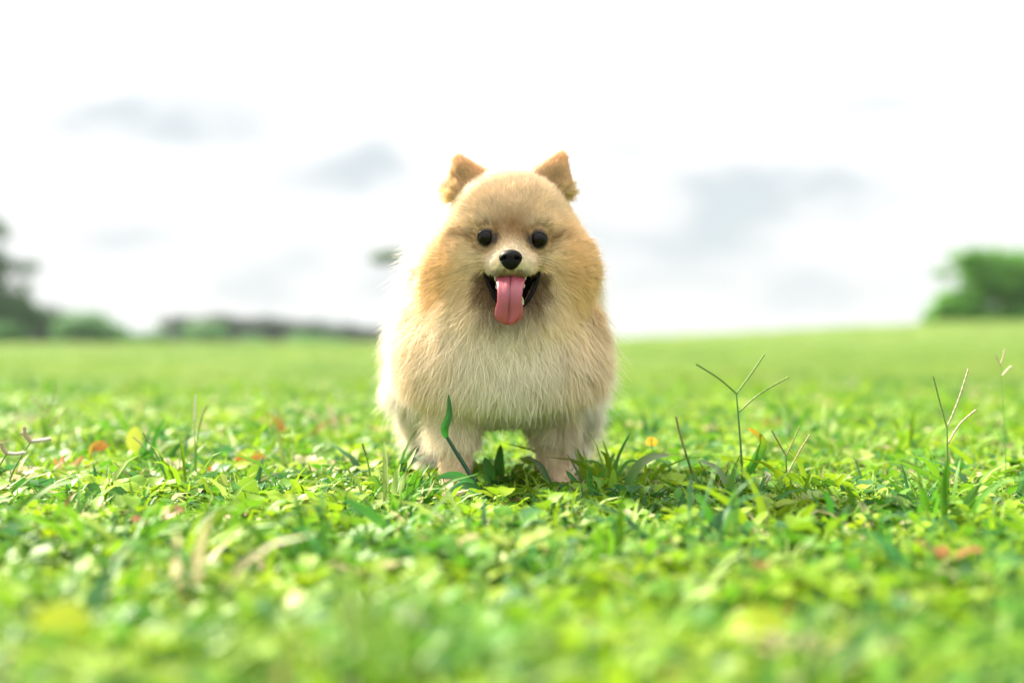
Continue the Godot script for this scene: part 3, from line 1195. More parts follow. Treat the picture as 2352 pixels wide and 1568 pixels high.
func build_nose(dog: Node3D) -> void:
	var h := 0.00075
	var lo := Vector3(-0.0135, -0.0130, -0.0120)
	var nx := 36
	var ny := 31
	var nzz := 32
	var g := PackedFloat32Array()
	for x in nx + 1:
		for y in ny + 1:
			for z in nzz + 1:
				g.append(nose_sdf(lo + Vector3(x, y, z) * h))
	var sy := (ny + 1) * (nzz + 1)
	var sz := nzz + 1
	var cell := {}
	var v := PackedVector3Array()
	var nn := PackedVector3Array()
	var cc := PackedColorArray()
	var ix := PackedInt32Array()
	for x in nx:
		for y in ny:
			for z in nzz:
				var o := x * sy + y * sz + z
				var f := [g[o], g[o + 1], g[o + sz], g[o + sz + 1], g[o + sy], g[o + sy + 1], g[o + sy + sz], g[o + sy + sz + 1]]
				if f.min() >= 0.0 or f.max() < 0.0:
					continue
				var s := Vector3.ZERO
				var cnt := 0
				for e in [[0, 1], [2, 3], [4, 5], [6, 7], [0, 2], [1, 3], [4, 6], [5, 7], [0, 4], [1, 5], [2, 6], [3, 7]]:
					var fa: float = f[e[0]]
					var fb: float = f[e[1]]
					if (fa < 0.0) != (fb < 0.0):
						s += Vector3(e[0] >> 2, (e[0] >> 1) & 1, e[0] & 1).lerp(Vector3(e[1] >> 2, (e[1] >> 1) & 1, e[1] & 1), fa / (fa - fb))
						cnt += 1
				cell[Vector3i(x, y, z)] = v.size()
				var p := lo + (Vector3(x, y, z) + s / cnt) * h
				var e := 0.0004
				var n := Vector3(nose_sdf(p + Vector3(e, 0, 0)) - nose_sdf(p - Vector3(e, 0, 0)), nose_sdf(p + Vector3(0, e, 0)) - nose_sdf(p - Vector3(0, e, 0)), nose_sdf(p + Vector3(0, 0, e)) - nose_sdf(p - Vector3(0, 0, e))).normalized()
				v.append(p)
				nn.append(n)
				cc.append(Color.WHITE)
	for c: Vector3i in cell.keys():
		var o := c.x * sy + c.y * sz + c.z
		for ax in 3:
			var f0 := g[o]
			var f1: float = g[o + [sy, sz, 1][ax]]
			if (f0 < 0.0) == (f1 < 0.0):
				continue
			var u := Vector3i(0, 1, 0) if ax == 0 else (Vector3i(0, 0, 1) if ax == 1 else Vector3i(1, 0, 0))
			var w := Vector3i(0, 0, 1) if ax == 0 else (Vector3i(1, 0, 0) if ax == 1 else Vector3i(0, 1, 0))
			var q := [cell.get(c, -1), cell.get(c - u, -1), cell.get(c - u - w, -1), cell.get(c - w, -1)]
			if q.min() < 0:
				continue
			for k in ([0, 2, 1, 0, 3, 2] if f0 < 0.0 else [0, 1, 2, 0, 2, 3]):
				ix.append(q[k])
	var m := mat(Color(0.005, 0.004, 0.005), 0.52, 0.28)
	m.normal_enabled = true
	m.normal_texture = bump_tex(71, 0.09, 3.0)
	m.normal_scale = 0.5
	m.uv1_triplanar = true
	m.uv1_scale = Vector3(60, 60, 60)
	var o := put("nose", arrays_mesh([[v, nn, cc, ix]]), m, dog)
	o.position = nose_p
	o.rotation.x = -0.12
	o.scale = Vector3(1.04, 1.04, 1.04)


func bump_tex(sd: int, freq: float, strength: float) -> NoiseTexture2D:
	var f := FastNoiseLite.new()
	f.seed = sd
	f.frequency = freq
	f.fractal_octaves = 3
	var t := NoiseTexture2D.new()
	t.width = 256
	t.height = 256
	t.seamless = true
	t.as_normal_map = true
	t.bump_strength = strength
	t.noise = f
	return t


func build_mouth(dog: Node3D) -> void:
	# black lips along both sides of the open jaw
	var lip_m := mat(Color(0.007, 0.006, 0.007), 0.6, 0.25)
	for s in 2:
		var st := new_st()
		var a := at(1107 if s == 0 else 1244, 613, 0.046)
		var c := at(1146 if s == 0 else 1203, 702, 0.058)
		var b := at(1128 if s == 0 else 1226, 664, 0.055)
		var pts := bez(a, b * 2.0 - (a + c) * 0.5, c, 12)
		var rad := []
		for i in 13:
			rad.append(lerpf(0.0011, 0.0021, smoothstep(0.0, 5.0, i)) * (1.0 if i < 11 else 0.75))
		tube(st, pts, rad, [Color.WHITE], 8)
		put("lip", st.commit(), lip_m, dog)
	# tongue
	var st := new_st()
	var path := [[628, 0.040, 30], [637, 0.058, 33], [645, 0.072, 33], [655, 0.081, 31.5], [668, 0.0865, 29.5], [682, 0.0885, 28], [696, 0.0885, 29], [708, 0.0875, 32], [720, 0.0868, 33.5], [730, 0.0862, 31.5], [738, 0.0858, 25], [743, 0.0856, 16], [745.5, 0.0854, 6]]
	var rings := []
	var seg := 52
	for i in path.size():
		var u := float(i) / (path.size() - 1)
		var cx := lerpf(1173.5, 1168.5, smoothstep(0.0, 0.8, u))
		var c := at(cx, path[i][0], path[i][1])
		var pa: Array = path[maxi(i - 1, 0)]
		var pb: Array = path[mini(i + 1, path.size() - 1)]
		var tg := (at(cx, pb[0], pb[1]) - at(cx, pa[0], pa[1])).normalized()
		var nrm := Vector3(1, 0, 0).cross(tg).normalized()
		if nrm.z < 0.0:
			nrm = -nrm
		var hw: float = path[i][2] * (CAM.z - path[i][1]) * TAN / 784.0
		var th: float = 0.0052 * (1.0 if i < path.size() - 3 else [0.9, 0.7, 0.35][i - path.size() + 3])
		var ring := []
		for s in seg:
			var a := TAU * s / seg
			var lx := cos(a)
			var ly := sin(a)
			var off: Vector3 = Vector3(lx * hw, 0, 0) + nrm * ly * th
			if ly > 0.0:
				off -= nrm * 0.0040 * exp(-pow(lx / 0.075, 2.0)) * smoothstep(0.0, 0.3, u) * smoothstep(1.0, 0.75, u)
				off += nrm * 0.0007 * sin(lx * 5.0 + u * 6.0)
			off += nrm * 0.0016 * lx * lx * sin(u * 5.0)
			var cl := Color(0.31, 0.070, 0.098).lerp(Color(0.41, 0.075, 0.090), smoothstep(0.5, 1.0, u))
			ring.append([c + off, (Vector3(lx / hw, 0, 0) + nrm * ly / th).normalized(), cl])
		rings.append(ring)
	for i in rings.size() - 1:
		for s in seg:
			var q := [rings[i][s], rings[i][(s + 1) % seg], rings[i + 1][(s + 1) % seg], rings[i + 1][s]]
			for k in [0, 1, 2, 0, 2, 3]:
				st.set_color(q[k][2])
				st.set_smooth_group(0)
				st.add_vertex(q[k][0])
	var last: Array = rings[-1]
	for s in range(1, seg - 1):
		for k in [0, s, s + 1]:
			st.set_color(last[k][2])
			st.set_smooth_group(0)
			st.add_vertex(last[k][0])
	st.index()
	st.generate_normals()
	var tm := vmat(0.27, 0.5, 0.0)
	tm.normal_enabled = true
	tm.normal_texture = bump_tex(81, 0.12, 2.5)
	tm.normal_scale = 0.9
	tm.uv1_triplanar = true
	tm.uv1_scale = Vector3(85, 85, 85)
	tm.subsurf_scatter_enabled = true
	tm.subsurf_scatter_strength = 0.15
	put("tongue", st.commit(), tm, dog)
	# teeth: a lower fang beside the tongue and small side teeth
	var tooth_m := mat(Color(0.52, 0.45, 0.30), 0.3, 0.5)
	for d in [[1198, 690, 0.068, 0.0026, 0.0085], [1142, 650, 0.062, 0.0016, 0.0045], [1141, 660, 0.060, 0.0015, 0.004], [1202, 648, 0.062, 0.0016, 0.0045], [1203, 657, 0.060, 0.0015, 0.004], [1138, 640, 0.064, 0.0017, 0.005], [1206, 638, 0.064, 0.0017, 0.005]]:
		var s2 := new_st()
		var up: float = 1.0 if d[1] > 660 else -1.0
		var b := at(d[0], d[1], d[2])
		var hh: float = d[4]
		var w: float = d[3]
		tube(s2, [b - Vector3(0, up * hh * 0.5, 0), b, b + Vector3(0, up * hh * 0.3, 0.0005), b + Vector3(0, up * hh * 0.55, 0.0012)], [w, w * 0.95, w * 0.6, 0.0001], [Color.WHITE], 8)
		put("tooth", s2.commit(), tooth_m, dog)


func build_whiskers(dog: Node3D) -> void:
	var m := mat(Color(0.02, 0.014, 0.012), 0.5, 0.4)
	# pixel start, bend, end on the photograph, depth at root and tip
	var wl := [
		[1118, 604, 1080, 596, 1036, 632, 0.062, 0.075], [1128, 598, 1100, 590, 1070, 596, 0.062, 0.072], [1112, 612, 1060, 612, 1000, 650, 0.058, 0.080], [1122, 618, 1085, 620, 1062, 645, 0.060, 0.075],
		[1222, 598, 1262, 592, 1290, 625, 0.062, 0.078], [1226, 602, 1275, 605, 1308, 648, 0.062, 0.082], [1222, 592, 1258, 588, 1300, 615, 0.060, 0.074], [1230, 606, 1300, 640, 1270, 700, 0.060, 0.085], [1228, 610, 1268, 612, 1295, 640, 0.058, 0.076],
		[1112, 652, 1075, 638, 1045, 648, 0.056, 0.066], [1120, 668, 1090, 655, 1072, 670, 0.056, 0.068], [1205, 690, 1240, 705, 1268, 690, 0.062, 0.072], [1208, 698, 1225, 708, 1238, 725, 0.062, 0.070], [1142, 700, 1120, 702, 1105, 718, 0.060, 0.070],
		[1152, 522, 1120, 500, 1088, 512, 0.052, 0.060], [1205, 524, 1235, 505, 1300, 520, 0.052, 0.056], [1128, 565, 1138, 572, 1146, 578, 0.062, 0.066]]
	for w in wl:
		var st := new_st()
		var a := at(w[0], w[1], w[6] - 0.004)
		var c := at(w[4], w[5], w[7])
		var b := at(w[2], w[3], (w[6] + w[7]) * 0.5 + 0.004)
		var pts := bez(a, b, c, 10)
		var rad := []
		for i in 11:
			rad.append(lerpf(0.00022, 0.00005, i / 10.0))
		tube(st, pts, rad, [Color.WHITE], 5)
		put("whisker", st.commit(), m, dog)


# ------------------------------------------------------------------ single plants one can point to
var stem_m: StandardMaterial3D
var blade_m: StandardMaterial3D
const GREEN := Color(0.07, 0.25, 0.02)
const DEEP := Color(0.045, 0.19, 0.03)
const LIME := Color(0.22, 0.39, 0.02)
const STRAW := Color(0.45, 0.38, 0.24)
const RUST := Color(0.40, 0.16, 0.03)
const PALE := Color(0.62, 0.58, 0.48)


func pts_at(l: Array, z: float) -> Array:
	var out := []
	for q in l:
		out.append(at(q[0], q[1], z + (q[2] if q.size() > 2 else 0.0)))
	return out


# a smooth run through the given points
func run(l: Array, n: int) -> Array:
	var out := []
	for i in n + 1:
		var t := float(i) / n * (l.size() - 1)
		var k := mini(int(t), l.size() - 2)
		var a: Vector3 = l[maxi(k - 1, 0)]
		var d: Vector3 = l[mini(k + 2, l.size() - 1)]
		out.append((l[k] as Vector3).cubic_interpolate(l[k + 1], a, d, t - k))
	return out


# pieces: ["stem", points, radius px at foot, radius px at top, colour, colour at top],
# ["spike", points, radius px, colour, hairy], ["leaf", points, half width px, colour, tip colour, broadest at, fold]
func plant(called: String, label: String, category: String, z: float, pieces: Array, group := "") -> Node3D:
	var px := (CAM.z - z) * TAN / 784.0
	var base: Vector3 = pts_at([pieces[0][1][0]], z)[0]
	var o := node(called, label, category, base, group)
	for p in pieces:
		var st := new_st()
		var l := []
		for q in pts_at(p[1], z):
			l.append(q - base)
		if p[0] == "stem":
			var n := 10
			var rad := []
			var cols := []
			for i in n + 1:
				rad.append(lerpf(p[2], p[3], float(i) / n) * px)
				cols.append((p[4] as Color).lerp(p[5] if p.size() > 5 else p[4], float(i) / n))
			tube(st, run(l, n), rad, cols, 7)
			put("stem", st.commit(), stem_m, o)
		elif p[0] == "spike":
			var n := 44
			var rad := []
			var cols := []
			for i in n + 1:
				var u := float(i) / n
				rad.append(p[2] * px * (0.75 + 0.5 * absf(sin(u * 11.0 * PI))) * (1.0 if i < n else 0.2))
				cols.append((p[3] as Color) * (0.75 + 0.4 * absf(sin(u * 11.0 * PI))))
			var mid := run(l, n)
			tube(st, mid, rad, cols, 6)
			if p[4]:
				for i in n * 4:
					var u := rng.randf()
					var c: Vector3 = mid[int(u * n)]
					var d := Vector3(rng.randfn(), rng.randfn(), rng.randfn()).normalized()
					tube(st, [c, c + d * px * p[2] * 2.4], [px * 0.35, px * 0.1], [(p[3] as Color) * 1.25], 3)
			put("spike", st.commit(), stem_m, o)
		else:
			var n := 12
			var peak: float = p[5] if p.size() > 5 else 0.35
			var w := []
			for i in n + 1:
				var u := float(i) / n
				var v := u / peak * 0.5 if u < peak else 0.5 + (u - peak) / (1.0 - peak) * 0.5
				w.append(maxf(p[2] * px * pow(sin(v * PI), 0.75), 0.00005))
			leaf(st, run(l, n), w, Vector3(0.1, 0.25, 1), p[3], p[4], p[6] if p.size() > 6 else 0.3, p[7] if p.size() > 7 else 1.0)
			put("leaf", st.commit(), blade_m, o)
	return o


# an oval leaf held up on a thin stalk, its face turned to the light
func oval(label: String, z: float, x: float, y: float, hw: float, hh: float, tilt: float, c: Color, specks := false) -> void:
	var px := (CAM.z - z) * TAN / 784.0
	var c0 := at(x, y + hh, z)
	var o := node("round_leaf", label, "leaf", Vector3(c0.x, c0.y - 0.012, z), "round leaves standing above the turf")
	var st := new_st()
	tube(st, [Vector3(0, -0.010, 0), Vector3(0, 0, -0.001), Vector3(0, 0.012, 0)], [0.0007, 0.0006, 0.0005], [c * 0.8], 6)
	put("stalk", st.commit(), stem_m, o)
	st = new_st()
	var pts := []
	var w := []
	var lean := sin(tilt)
	for i in 13:
		var u := i / 12.0
		pts.append(Vector3(lean * u * hh * 2 * px, 0.012 + cos(tilt) * u * hh * 2 * px, -0.004 * u * u + rng.randfn() * 0.0001))
		w.append(maxf(hw * px * pow(sin(pow(u, 0.88) * PI), 0.55), 0.00005))
	leaf(st, pts, w, Vector3(0.15, 0.45, 1).normalized(), c * 0.9, c * 1.08, 0.16)
	put("blade", st.commit(), blade_m, o)
	if specks:
		st = new_st()
		for i in 9:
			var u := rng.randf_range(0.2, 0.8)
			var p: Vector3 = pts[int(u * 12)] + Vector3(rng.randf_range(-0.5, 0.5) * hw * px, 0, 0.0012)
			var s := rng.randf_range(0.0003, 0.0007)
			tube(st, [p - Vector3(s, s, 0), p, p + Vector3(s, s * 0.5, 0)], [0.0001, s * 0.7, 0.0001], [Color(0.6, 0.5, 0.05)], 5)
		var sp := put("speck", st.commit(), stem_m, o)
		sp.set_meta("kind", "stuff")


func build_near_plants() -> void:
	stem_m = vmat(0.55, 0.4, 0.2)
	blade_m = vmat(0.42, 0.45, 0.7)
	var sg := "seed heads standing above the grass"
	var BR := Color(0.16, 0.12, 0.05)
	# forked seed heads
	plant("seed_grass", "tall three-spiked seed head with an orange-tipped leaf on its stem", "seed head", -0.02, [
		["stem", [[1708, 1165], [1704, 1060], [1692, 903]], 4.2, 1.7, Color(0.09, 0.13, 0.04), Color(0.08, 0.24, 0.05)],
		["spike", [[1692, 904], [1650, 868, 0.01], [1599, 836, 0.02]], 1.7, Color(0.10, 0.20, 0.04), false], ["spike", [[1692, 904], [1722, 864], [1757, 813]], 1.7, Color(0.14, 0.24, 0.05), false],
		["spike", [[1698, 946], [1745, 905, 0.008], [1812, 866, 0.015]], 1.7, Color(0.20, 0.28, 0.07), false],
		["leaf", [[1708, 1105], [1732, 1062, 0.01], [1752, 1015, 0.014], [1718, 982, 0.02]], 11, GREEN, Color(0.66, 0.25, 0.01), 0.45, 0.5, 5.0]], sg)
	plant("seed_grass", "short brownish three-spiked seed head beside the tall orange-leaved one", "seed head", 0.01, [
		["stem", [[1814, 1175], [1808, 1100], [1806, 1046]], 3.4, 1.2, Color(0.20, 0.12, 0.06), Color(0.12, 0.22, 0.05)],
		["spike", [[1806, 1046], [1788, 1015], [1773, 988]], 1.5, Color(0.22, 0.14, 0.05), false], ["spike", [[1806, 1046], [1824, 1010], [1838, 977]], 1.4, Color(0.26, 0.22, 0.09), false],
		["spike", [[1811, 1086], [1838, 1035], [1862, 997]], 1.5, Color(0.36, 0.28, 0.14), false]], sg)
	plant("seed_grass", "tall pale three-spiked seed head standing alone at the edge of the view", "seed head", 0.10, [
		["stem", [[2184, 1230], [2178, 1100], [2176, 982]], 3.6, 1.5, Color(0.10, 0.16, 0.05), Color(0.12, 0.26, 0.05)],
		["spike", [[2176, 982], [2160, 925], [2144, 864]], 2.0, Color(0.16, 0.24, 0.05), false], ["spike", [[2176, 982], [2202, 920], [2226, 846]], 1.8, Color(0.42, 0.38, 0.26), false],
		["spike", [[2178, 1020], [2205, 975], [2243, 941]], 1.9, Color(0.48, 0.38, 0.27), false]], sg)
	plant("seed_grass", "small far seed head, topmost at the edge under the rise", "seed head", -0.10, [
		["stem", [[2312, 1110], [2308, 980], [2299, 839]], 1.2, 0.7, GREEN, Color(0.2, 0.3, 0.08)],
		["spike", [[2299, 839], [2293, 827], [2287, 813]], 1.5, STRAW, false], ["spike", [[2299, 839], [2305, 820], [2310, 801]], 1.5, STRAW, false], ["spike", [[2305, 860], [2314, 850], [2323, 841]], 1.6, PALE, true]], sg)
	plant("seed_grass", "single dark upright spike leaning away from the dog", "seed head", -0.04, [
		["stem", [[1600, 1120], [1585, 1070], [1572, 1030]], 4.0, 2.2, Color(0.06, 0.14, 0.03), Color(0.10, 0.16, 0.04)],
		["spike", [[1572, 1030], [1562, 995], [1553, 957]], 2.2, Color(0.24, 0.20, 0.08), false]], sg)
	plant("crowfoot_grass", "hairy two-pronged crowfoot seed head on an arching stem", "seed head", 0.02, [
		["stem", [[2, 1165], [30, 1080], [70, 1014]], 2.6, 1.6, Color(0.14, 0.20, 0.06), Color(0.2, 0.26, 0.1)],
		["spike", [[70, 1014], [58, 1000], [55, 981]], 4.2, STRAW, true], ["spike", [[70, 1014], [90, 1012], [115, 1008]], 4.0, PALE, true], ["spike", [[70, 1014], [64, 1004], [48, 995]], 3.0, STRAW, true]], sg)
	plant("crowfoot_grass", "paler crowfoot seed head cut by the edge of the view", "seed head", 0.04, [
		["stem", [[-30, 1130], [-5, 1075], [15, 1041]], 2.4, 1.6, Color(0.2, 0.22, 0.1)],
		["spike", [[15, 1041], [5, 1030], [2, 1018]], 4.0, STRAW, true], ["spike", [[15, 1041], [35, 1042], [55, 1040]], 3.6, PALE, true]], sg)
	plant("seed_grass", "pale single seed stalk, taller of the pair behind the turf", "seed head", -0.16, [["stem", [[447, 1100], [446, 1020], [446, 965]], 1.8, 1.4, GREEN, STRAW], ["spike", [[446, 965], [447, 935], [449, 906]], 2.2, PALE, false]], sg)
	plant("seed_grass", "bending green seed stalk, shorter of the pair behind the turf", "seed head", -0.15, [["stem", [[449, 1105], [450, 1030], [456, 985]], 2.0, 1.5, GREEN], ["spike", [[456, 985], [464, 955], [475, 932]], 2.0, Color(0.25, 0.22, 0.08), false]], sg)
	plant("seed_grass", "green spike slanting over the turf, upper of two crossing", "seed head", -0.06, [["stem", [[392, 1120], [372, 1072], [356, 1040]], 2.2, 1.6, GREEN], ["spike", [[356, 1040], [340, 1014], [327, 993]], 1.8, Color(0.16, 0.24, 0.06), false]], sg)
	plant("seed_grass", "thin grey-green spike slanting lower beside another", "seed head", -0.07, [["stem", [[388, 1105], [360, 1060], [340, 1035]], 1.8, 1.2, GREEN], ["spike", [[340, 1035], [322, 1018], [304, 1003]], 1.5, Color(0.34, 0.34, 0.2), false]], sg)
	plant("seed_grass", "low forked seed head spread open like a V in the turf", "seed head", -0.02, [["stem", [[312, 1145], [311, 1125], [310, 1108]], 2.0, 1.4, GREEN], ["spike", [[310, 1108], [286, 1085], [262, 1062]], 1.6, Color(0.32, 0.24, 0.09), false], ["spike", [[310, 1108], [320, 1095], [333, 1078]], 1.6, Color(0.4, 0.28, 0.1), false]], sg)
	plant("seed_grass", "short dark bud spike beside the flank of the dog", "seed head", -0.03, [["stem", [[852, 1100], [845, 1065], [840, 1045]], 1.8, 1.4, GREEN], ["spike", [[840, 1045], [836, 1032], [832, 1019]], 1.9, BR, false]], sg)
	plant("seed_grass", "faint blurred forked seed head far behind the crowfoot grass", "seed head", -0.45, [["stem", [[112, 1060], [108, 990], [110, 950]], 2.0, 1.2, GREEN], ["spike", [[110, 950], [120, 920], [128, 892]], 1.6, Color(0.3, 0.34, 0.12), false], ["spike", [[110, 985], [130, 960], [150, 940]], 1.6, STRAW, false], ["spike", [[110, 950], [90, 930], [68, 905]], 1.4, STRAW, false]], sg)
	plant("seed_grass", "low crossed pair of brown spikes beside the curling blade", "seed head", 0.02, [["stem", [[1655, 1140], [1650, 1122], [1645, 1110]], 1.6, 1.2, GREEN], ["spike", [[1645, 1110], [1624, 1085], [1606, 1060]], 1.4, Color(0.2, 0.18, 0.06), false], ["spike", [[1648, 1115], [1660, 1090], [1672, 1066]], 1.5, Color(0.4, 0.24, 0.08), false]], sg)
	# weeds and blades at the dog's feet
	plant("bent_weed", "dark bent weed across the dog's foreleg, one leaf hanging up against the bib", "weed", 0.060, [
		["stem", [[1102, 1135], [1075, 1082], [1046, 1036], [1027, 1004]], 5.5, 4.2, Color(0.03, 0.07, 0.045), Color(0.03, 0.09, 0.05)],
		["leaf", [[1026, 1008], [1021, 985, 0.004], [1032, 950, 0.004], [1029, 902, 0.002]], 9, Color(0.03, 0.16, 0.02), Color(0.03, 0.12, 0.03), 0.35, 0.5],  # leaf green darkened to paint the shade it hangs in
		["leaf", [[1110, 1136], [1075, 1104, 0.008], [1040, 1092, 0.012], [1004, 1097, 0.015]], 10, DEEP, Color(0.04, 0.18, 0.04), 0.55, 0.4],
		["leaf", [[1140, 1160], [1095, 1128, 0.012], [1060, 1114, 0.02], [1022, 1136, 0.026]], 11, DEEP, Color(0.10, 0.26, 0.10), 0.4, 0.35]])
	plant("pointed_grass", "pointed blade standing in the gap between the dog's legs", "grass blade", -0.04, [["leaf", [[1128, 1140], [1124, 1090], [1113, 1050]], 14, GREEN, GREEN, 0.5, 0.3]])
	plant("pointed_grass", "broader blade further back between the dog's legs", "grass blade", -0.12, [["leaf", [[1150, 1130], [1146, 1075], [1150, 1020]], 13, GREEN, GREEN, 0.4, 0.3]])
	plant("withered_grass", "withered curling blade beside the dog's right-hand foreleg in view", "grass blade", 0.0, [["leaf", [[1282, 1140], [1258, 1100], [1240, 1068], [1208, 1048]], 6, DEEP, Color(0.10, 0.11, 0.07), 0.5, 0.5]])
	plant("curling_grass", "long broad blade curling over with a pale withered tip", "grass blade", 0.03, [["leaf", [[1422, 1165], [1445, 1105], [1470, 1065, 0.01], [1505, 1048, 0.015], [1541, 1045, 0.02]], 11, GREEN, Color(0.30, 0.33, 0.20), 0.35, 0.45]])
	plant("curling_grass", "grey-green blade arching beside the tall orange-leaved seed head", "grass blade", 0.04, [["leaf", [[1690, 1170], [1668, 1110], [1645, 1075], [1605, 1056]], 8, Color(0.12, 0.24, 0.05), Color(0.28, 0.34, 0.2), 0.35, 0.4]])
	plant("grass_clump", "clump of pointed green blades beside the dog's flank", "grass clump", -0.05, [
		["leaf", [[1408, 1110], [1420, 1050], [1450, 990]], 4, GREEN, DEEP], ["leaf", [[1405, 1110], [1400, 1060], [1384, 1010]], 4, GREEN, LIME], ["leaf", [[1406, 1112], [1370, 1062], [1318, 1064]], 3.4, DEEP, GREEN], ["leaf", [[1410, 1112], [1440, 1062], [1475, 1062]], 4, GREEN, GREEN], ["leaf", [[1402, 1115], [1396, 1075], [1412, 1040]], 7, LIME, GREEN]])
	plant("grass_clump", "small dark clump leaning against the dog's forefoot", "grass clump", 0.0, [
		["leaf", [[1345, 1135], [1330, 1090], [1302, 1042]], 3.6, DEEP, BR], ["leaf", [[1340, 1140], [1318, 1105], [1300, 1080]], 8, DEEP, DEEP], ["leaf", [[1350, 1140], [1372, 1110], [1385, 1080]], 9, DEEP, GREEN], ["leaf", [[1352, 1142], [1356, 1100], [1350, 1070]], 7, DEEP, GREEN]])
	plant("grass_clump", "broad-bladed clump at the foot of the curling blade", "grass clump", 0.05, [
		["leaf", [[1402, 1175], [1406, 1130], [1410, 1075]], 13, GREEN, LIME], ["leaf", [[1392, 1175], [1362, 1130], [1348, 1092]], 10, DEEP, GREEN], ["leaf", [[1415, 1178], [1440, 1140], [1470, 1120]], 8, GREEN, GREEN]])
	plant("thin_grass", "arched thin lime blade over the turf left of the dog's flank", "grass blade", -0.04, [["leaf", [[632, 1110], [602, 1070], [566, 1052], [534, 1044]], 4, GREEN, LIME]])
	plant("thin_grass", "bright diagonal blade in front of the dog's paws", "grass blade", 0.10, [["leaf", [[1108, 1190], [1135, 1165], [1170, 1128]], 5, DEEP, Color(0.12, 0.34, 0.10)]])
	plant("broad_grass", "broad blurred green blade rising before the tall seed head", "grass blade", 0.36, [["leaf", [[1630, 1420], [1668, 1250], [1690, 1120]], 24, GREEN, Color(0.12, 0.28, 0.05)], ["leaf", [[1700, 1400], [1650, 1230], [1600, 1130]], 15, GREEN, GREEN]])
	plant("broad_grass", "upright lime blade near the edge, slightly blurred", "grass blade", 0.24, [["leaf", [[2325, 1275], [2300, 1205], [2262, 1135]], 15, LIME, Color(0.32, 0.42, 0.05), 0.5]])
	plant("broad_grass", "long blurred blade leaning across the turf before the dog's flank", "grass blade", 0.36, [["leaf", [[905, 1235], [850, 1180], [785, 1145]], 12, GREEN, DEEP, 0.5]])
	plant("broad_grass", "dark green blurred blade lowest in the foreground", "grass blade", 0.62, [["leaf", [[980, 1640], [910, 1500], [800, 1430]], 34, DEEP, GREEN, 0.5]])
	plant("broad_grass", "deep green blurred blade in the foreground corner", "grass blade", 0.60, [["leaf", [[2110, 1640], [2230, 1490], [2340, 1430]], 36, DEEP, GREEN, 0.5]])
	# upright round leaves
	oval("yellow-specked round leaf, nearer the dog of a close pair", 0.0, 910, 1118, 19, 25, 0.12, Color(0.22, 0.34, 0.03))
	oval("round leaf dotted with yellow specks, further from the dog of a close pair", 0.0, 857, 1114, 17, 23, 0.0, Color(0.14, 0.30, 0.02), true)
	oval("round leaf behind the specked one beside the dog", -0.03, 825, 1112, 14, 18, -0.3, LIME)
	oval("large blurred round leaf low in the turf", 0.10, 562, 1128, 28, 34, 0.1, LIME)
	oval("narrow upright pale leaf between two rounder ones", 0.0, 505, 1115, 15, 28, 0.1, Color(0.30, 0.40, 0.07))
	oval("upright yellowish leaf at the bare patch of turf", 0.0, 458, 1122, 14, 24, 0.0, Color(0.30, 0.38, 0.03))
	oval("rounded leaf above the arched thin blade", -0.06, 580, 1088, 18, 22, 0.2, LIME)
	oval("soft upright leaf highest of the round leaves", -0.16, 690, 1092, 15, 26, -0.1, Color(0.24, 0.36, 0.05))
	oval("round bright leaf at the edge beside the upright lime blade", 0.10, 2310, 1148, 22, 17, 0.5, Color(0.26, 0.36, 0.02))
	oval("round leaf in front of the dog's paws, highest of three", 0.06, 1246, 1134, 17, 16, 0.2, Color(0.14, 0.30, 0.02))
	oval("round leaf in front of the dog's paws, lowest of three", 0.08, 1236, 1160, 17, 17, -0.2, Color(0.14, 0.30, 0.02))
	oval("broad round leaf in front of the dog's paws, widest of three", 0.08, 1284, 1148, 22, 20, 0.35, Color(0.14, 0.30, 0.02))
	oval("pointed yellow-green leaf rising behind the turf", -0.34, 306, 1008, 18, 30, 0.05, Color(0.40, 0.46, 0.05))
	oval("pale leaf pair member beside the alone seed head", 0.06, 2160, 1178, 13, 20, -0.2, Color(0.34, 0.42, 0.12))
	# leaves close to the lens
	oval("largest yellow-green leaf, a soft blur in the foreground corner", 0.80, 130, 1440, 70, 62, 0.3, Color(0.36, 0.42, 0.03))
	oval("yellow-green blurred leaf in the foreground beneath the two bleached ones", 0.76, 1760, 1440, 66, 54, -0.4, Color(0.34, 0.42, 0.03))
	oval("green blurred leaf in the foreground between the dark blade and the yellow leaf", 0.76, 1440, 1490, 42, 44, 0.2, Color(0.05, 0.28, 0.02))
	oval("pale grey-green blurred leaf beside the lowest dark blade", 0.72, 960, 1440, 40, 60, -0.3, Color(0.30, 0.40, 0.22))
	oval("lime blurred leaf in the foreground under the yellow dry leaf", 0.66, 1010, 1370, 38, 34, 0.4, Color(0.26, 0.40, 0.03))
	oval("soft lime leaf in the foreground under the crowfoot grass", 0.60, 330, 1330, 46, 36, -0.5, Color(0.30, 0.42, 0.04))
	# dry and coloured bits
	plant("dry_leaf", "curled yellow fallen leaf in front of the dog", "leaf", 0.12, [["leaf", [[1232, 1180], [1245, 1172, 0.01], [1262, 1178, 0.012], [1266, 1190, 0.006]], 11, Color(0.62, 0.46, 0.06), Color(0.66, 0.50, 0.12), 0.5, 0.7]])
	plant("dry_leaf", "tall bleached dead leaf standing blurred before the dog", "leaf", 0.34, [["leaf", [[1272, 1300], [1280, 1262], [1300, 1215]], 17, PALE, Color(0.8, 0.77, 0.68), 0.65, 0.4]])
	plant("dry_leaf", "bleached blurred leaf in the near turf, larger of two", "leaf", 0.60, [["leaf", [[1280, 1462], [1292, 1420], [1312, 1382]], 26, PALE, PALE, 0.5, 0.3]])
	plant("dry_leaf", "bleached blurred leaf in the near turf, smaller of two", "leaf", 0.60, [["leaf", [[1362, 1450], [1370, 1420], [1372, 1390]], 13, PALE, PALE, 0.5, 0.3]])
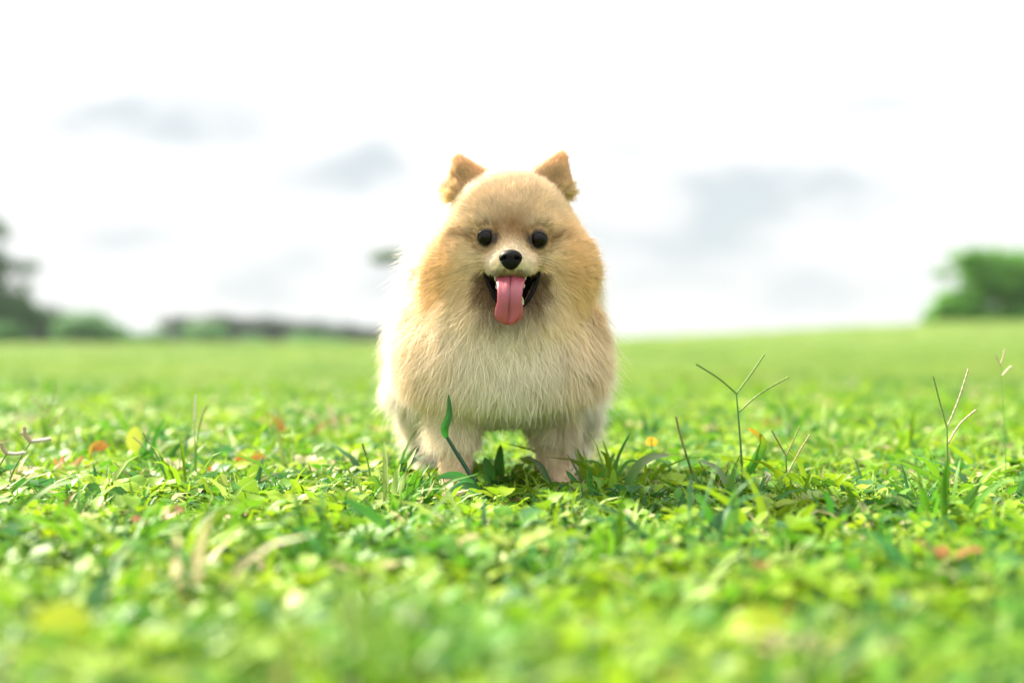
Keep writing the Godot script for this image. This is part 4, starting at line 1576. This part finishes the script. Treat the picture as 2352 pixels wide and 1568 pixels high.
	plant("dry_leaf", "bleached leaf glowing white in the foreground corner", "leaf", 0.62, [["leaf", [[20, 1455], [40, 1415], [65, 1385]], 24, PALE, PALE, 0.5, 0.2]])
	plant("dry_leaf", "yellow blurred leaf in the near turf", "leaf", 0.52, [["leaf", [[940, 1355], [965, 1315], [1000, 1290]], 22, Color(0.55, 0.55, 0.05), Color(0.6, 0.58, 0.1), 0.5, 0.2]])
	plant("rusty_sprig", "rust-brown leafy sprig sticking up behind the turf", "sprig", -0.22, [
		["stem", [[196, 1090], [205, 1055], [215, 1025]], 1.6, 1.2, RUST], ["leaf", [[205, 1042], [218, 1022], [244, 1014]], 8, Color(0.35, 0.28, 0.04), RUST], ["leaf", [[212, 1032], [235, 1028], [250, 1020]], 7, RUST, RUST], ["leaf", [[205, 1070], [190, 1066], [180, 1072]], 8, RUST, RUST]])
	plant("rusty_sprig", "low russet sprig with dry seed buds, nearest the view's edge", "sprig", -0.18, [
		["stem", [[150, 1100], [148, 1075], [146, 1055]], 1.4, 1.2, RUST], ["leaf", [[146, 1066], [142, 1056], [147, 1046]], 6, Color(0.5, 0.3, 0.2), RUST], ["leaf", [[150, 1080], [178, 1062], [190, 1046]], 7, Color(0.5, 0.36, 0.2), RUST], ["leaf", [[148, 1080], [130, 1066], [125, 1050]], 5, Color(0.5, 0.3, 0.2), RUST]])
	plant("rusty_sprig", "russet leaves in the turf behind the round leaves", "sprig", -0.24, [["leaf", [[470, 1095], [490, 1075], [508, 1068]], 9, RUST, Color(0.5, 0.3, 0.05)], ["leaf", [[575, 1058], [592, 1048], [612, 1052]], 9, RUST, Color(0.4, 0.25, 0.05)], ["leaf", [[540, 1060], [556, 1052], [566, 1060]], 8, RUST, RUST]])
	plant("flower_bud", "small orange-yellow flower bud above the turf", "flower", -0.20, [["stem", [[1500, 1050], [1498, 1030], [1497, 1018]], 1.2, 1.2, GREEN], ["leaf", [[1492, 1024], [1490, 1012], [1497, 1002]], 6, Color(0.75, 0.40, 0.03), Color(0.75, 0.48, 0.05)], ["leaf", [[1500, 1024], [1505, 1014], [1499, 1004]], 6, Color(0.75, 0.45, 0.03), Color(0.75, 0.48, 0.05)]])
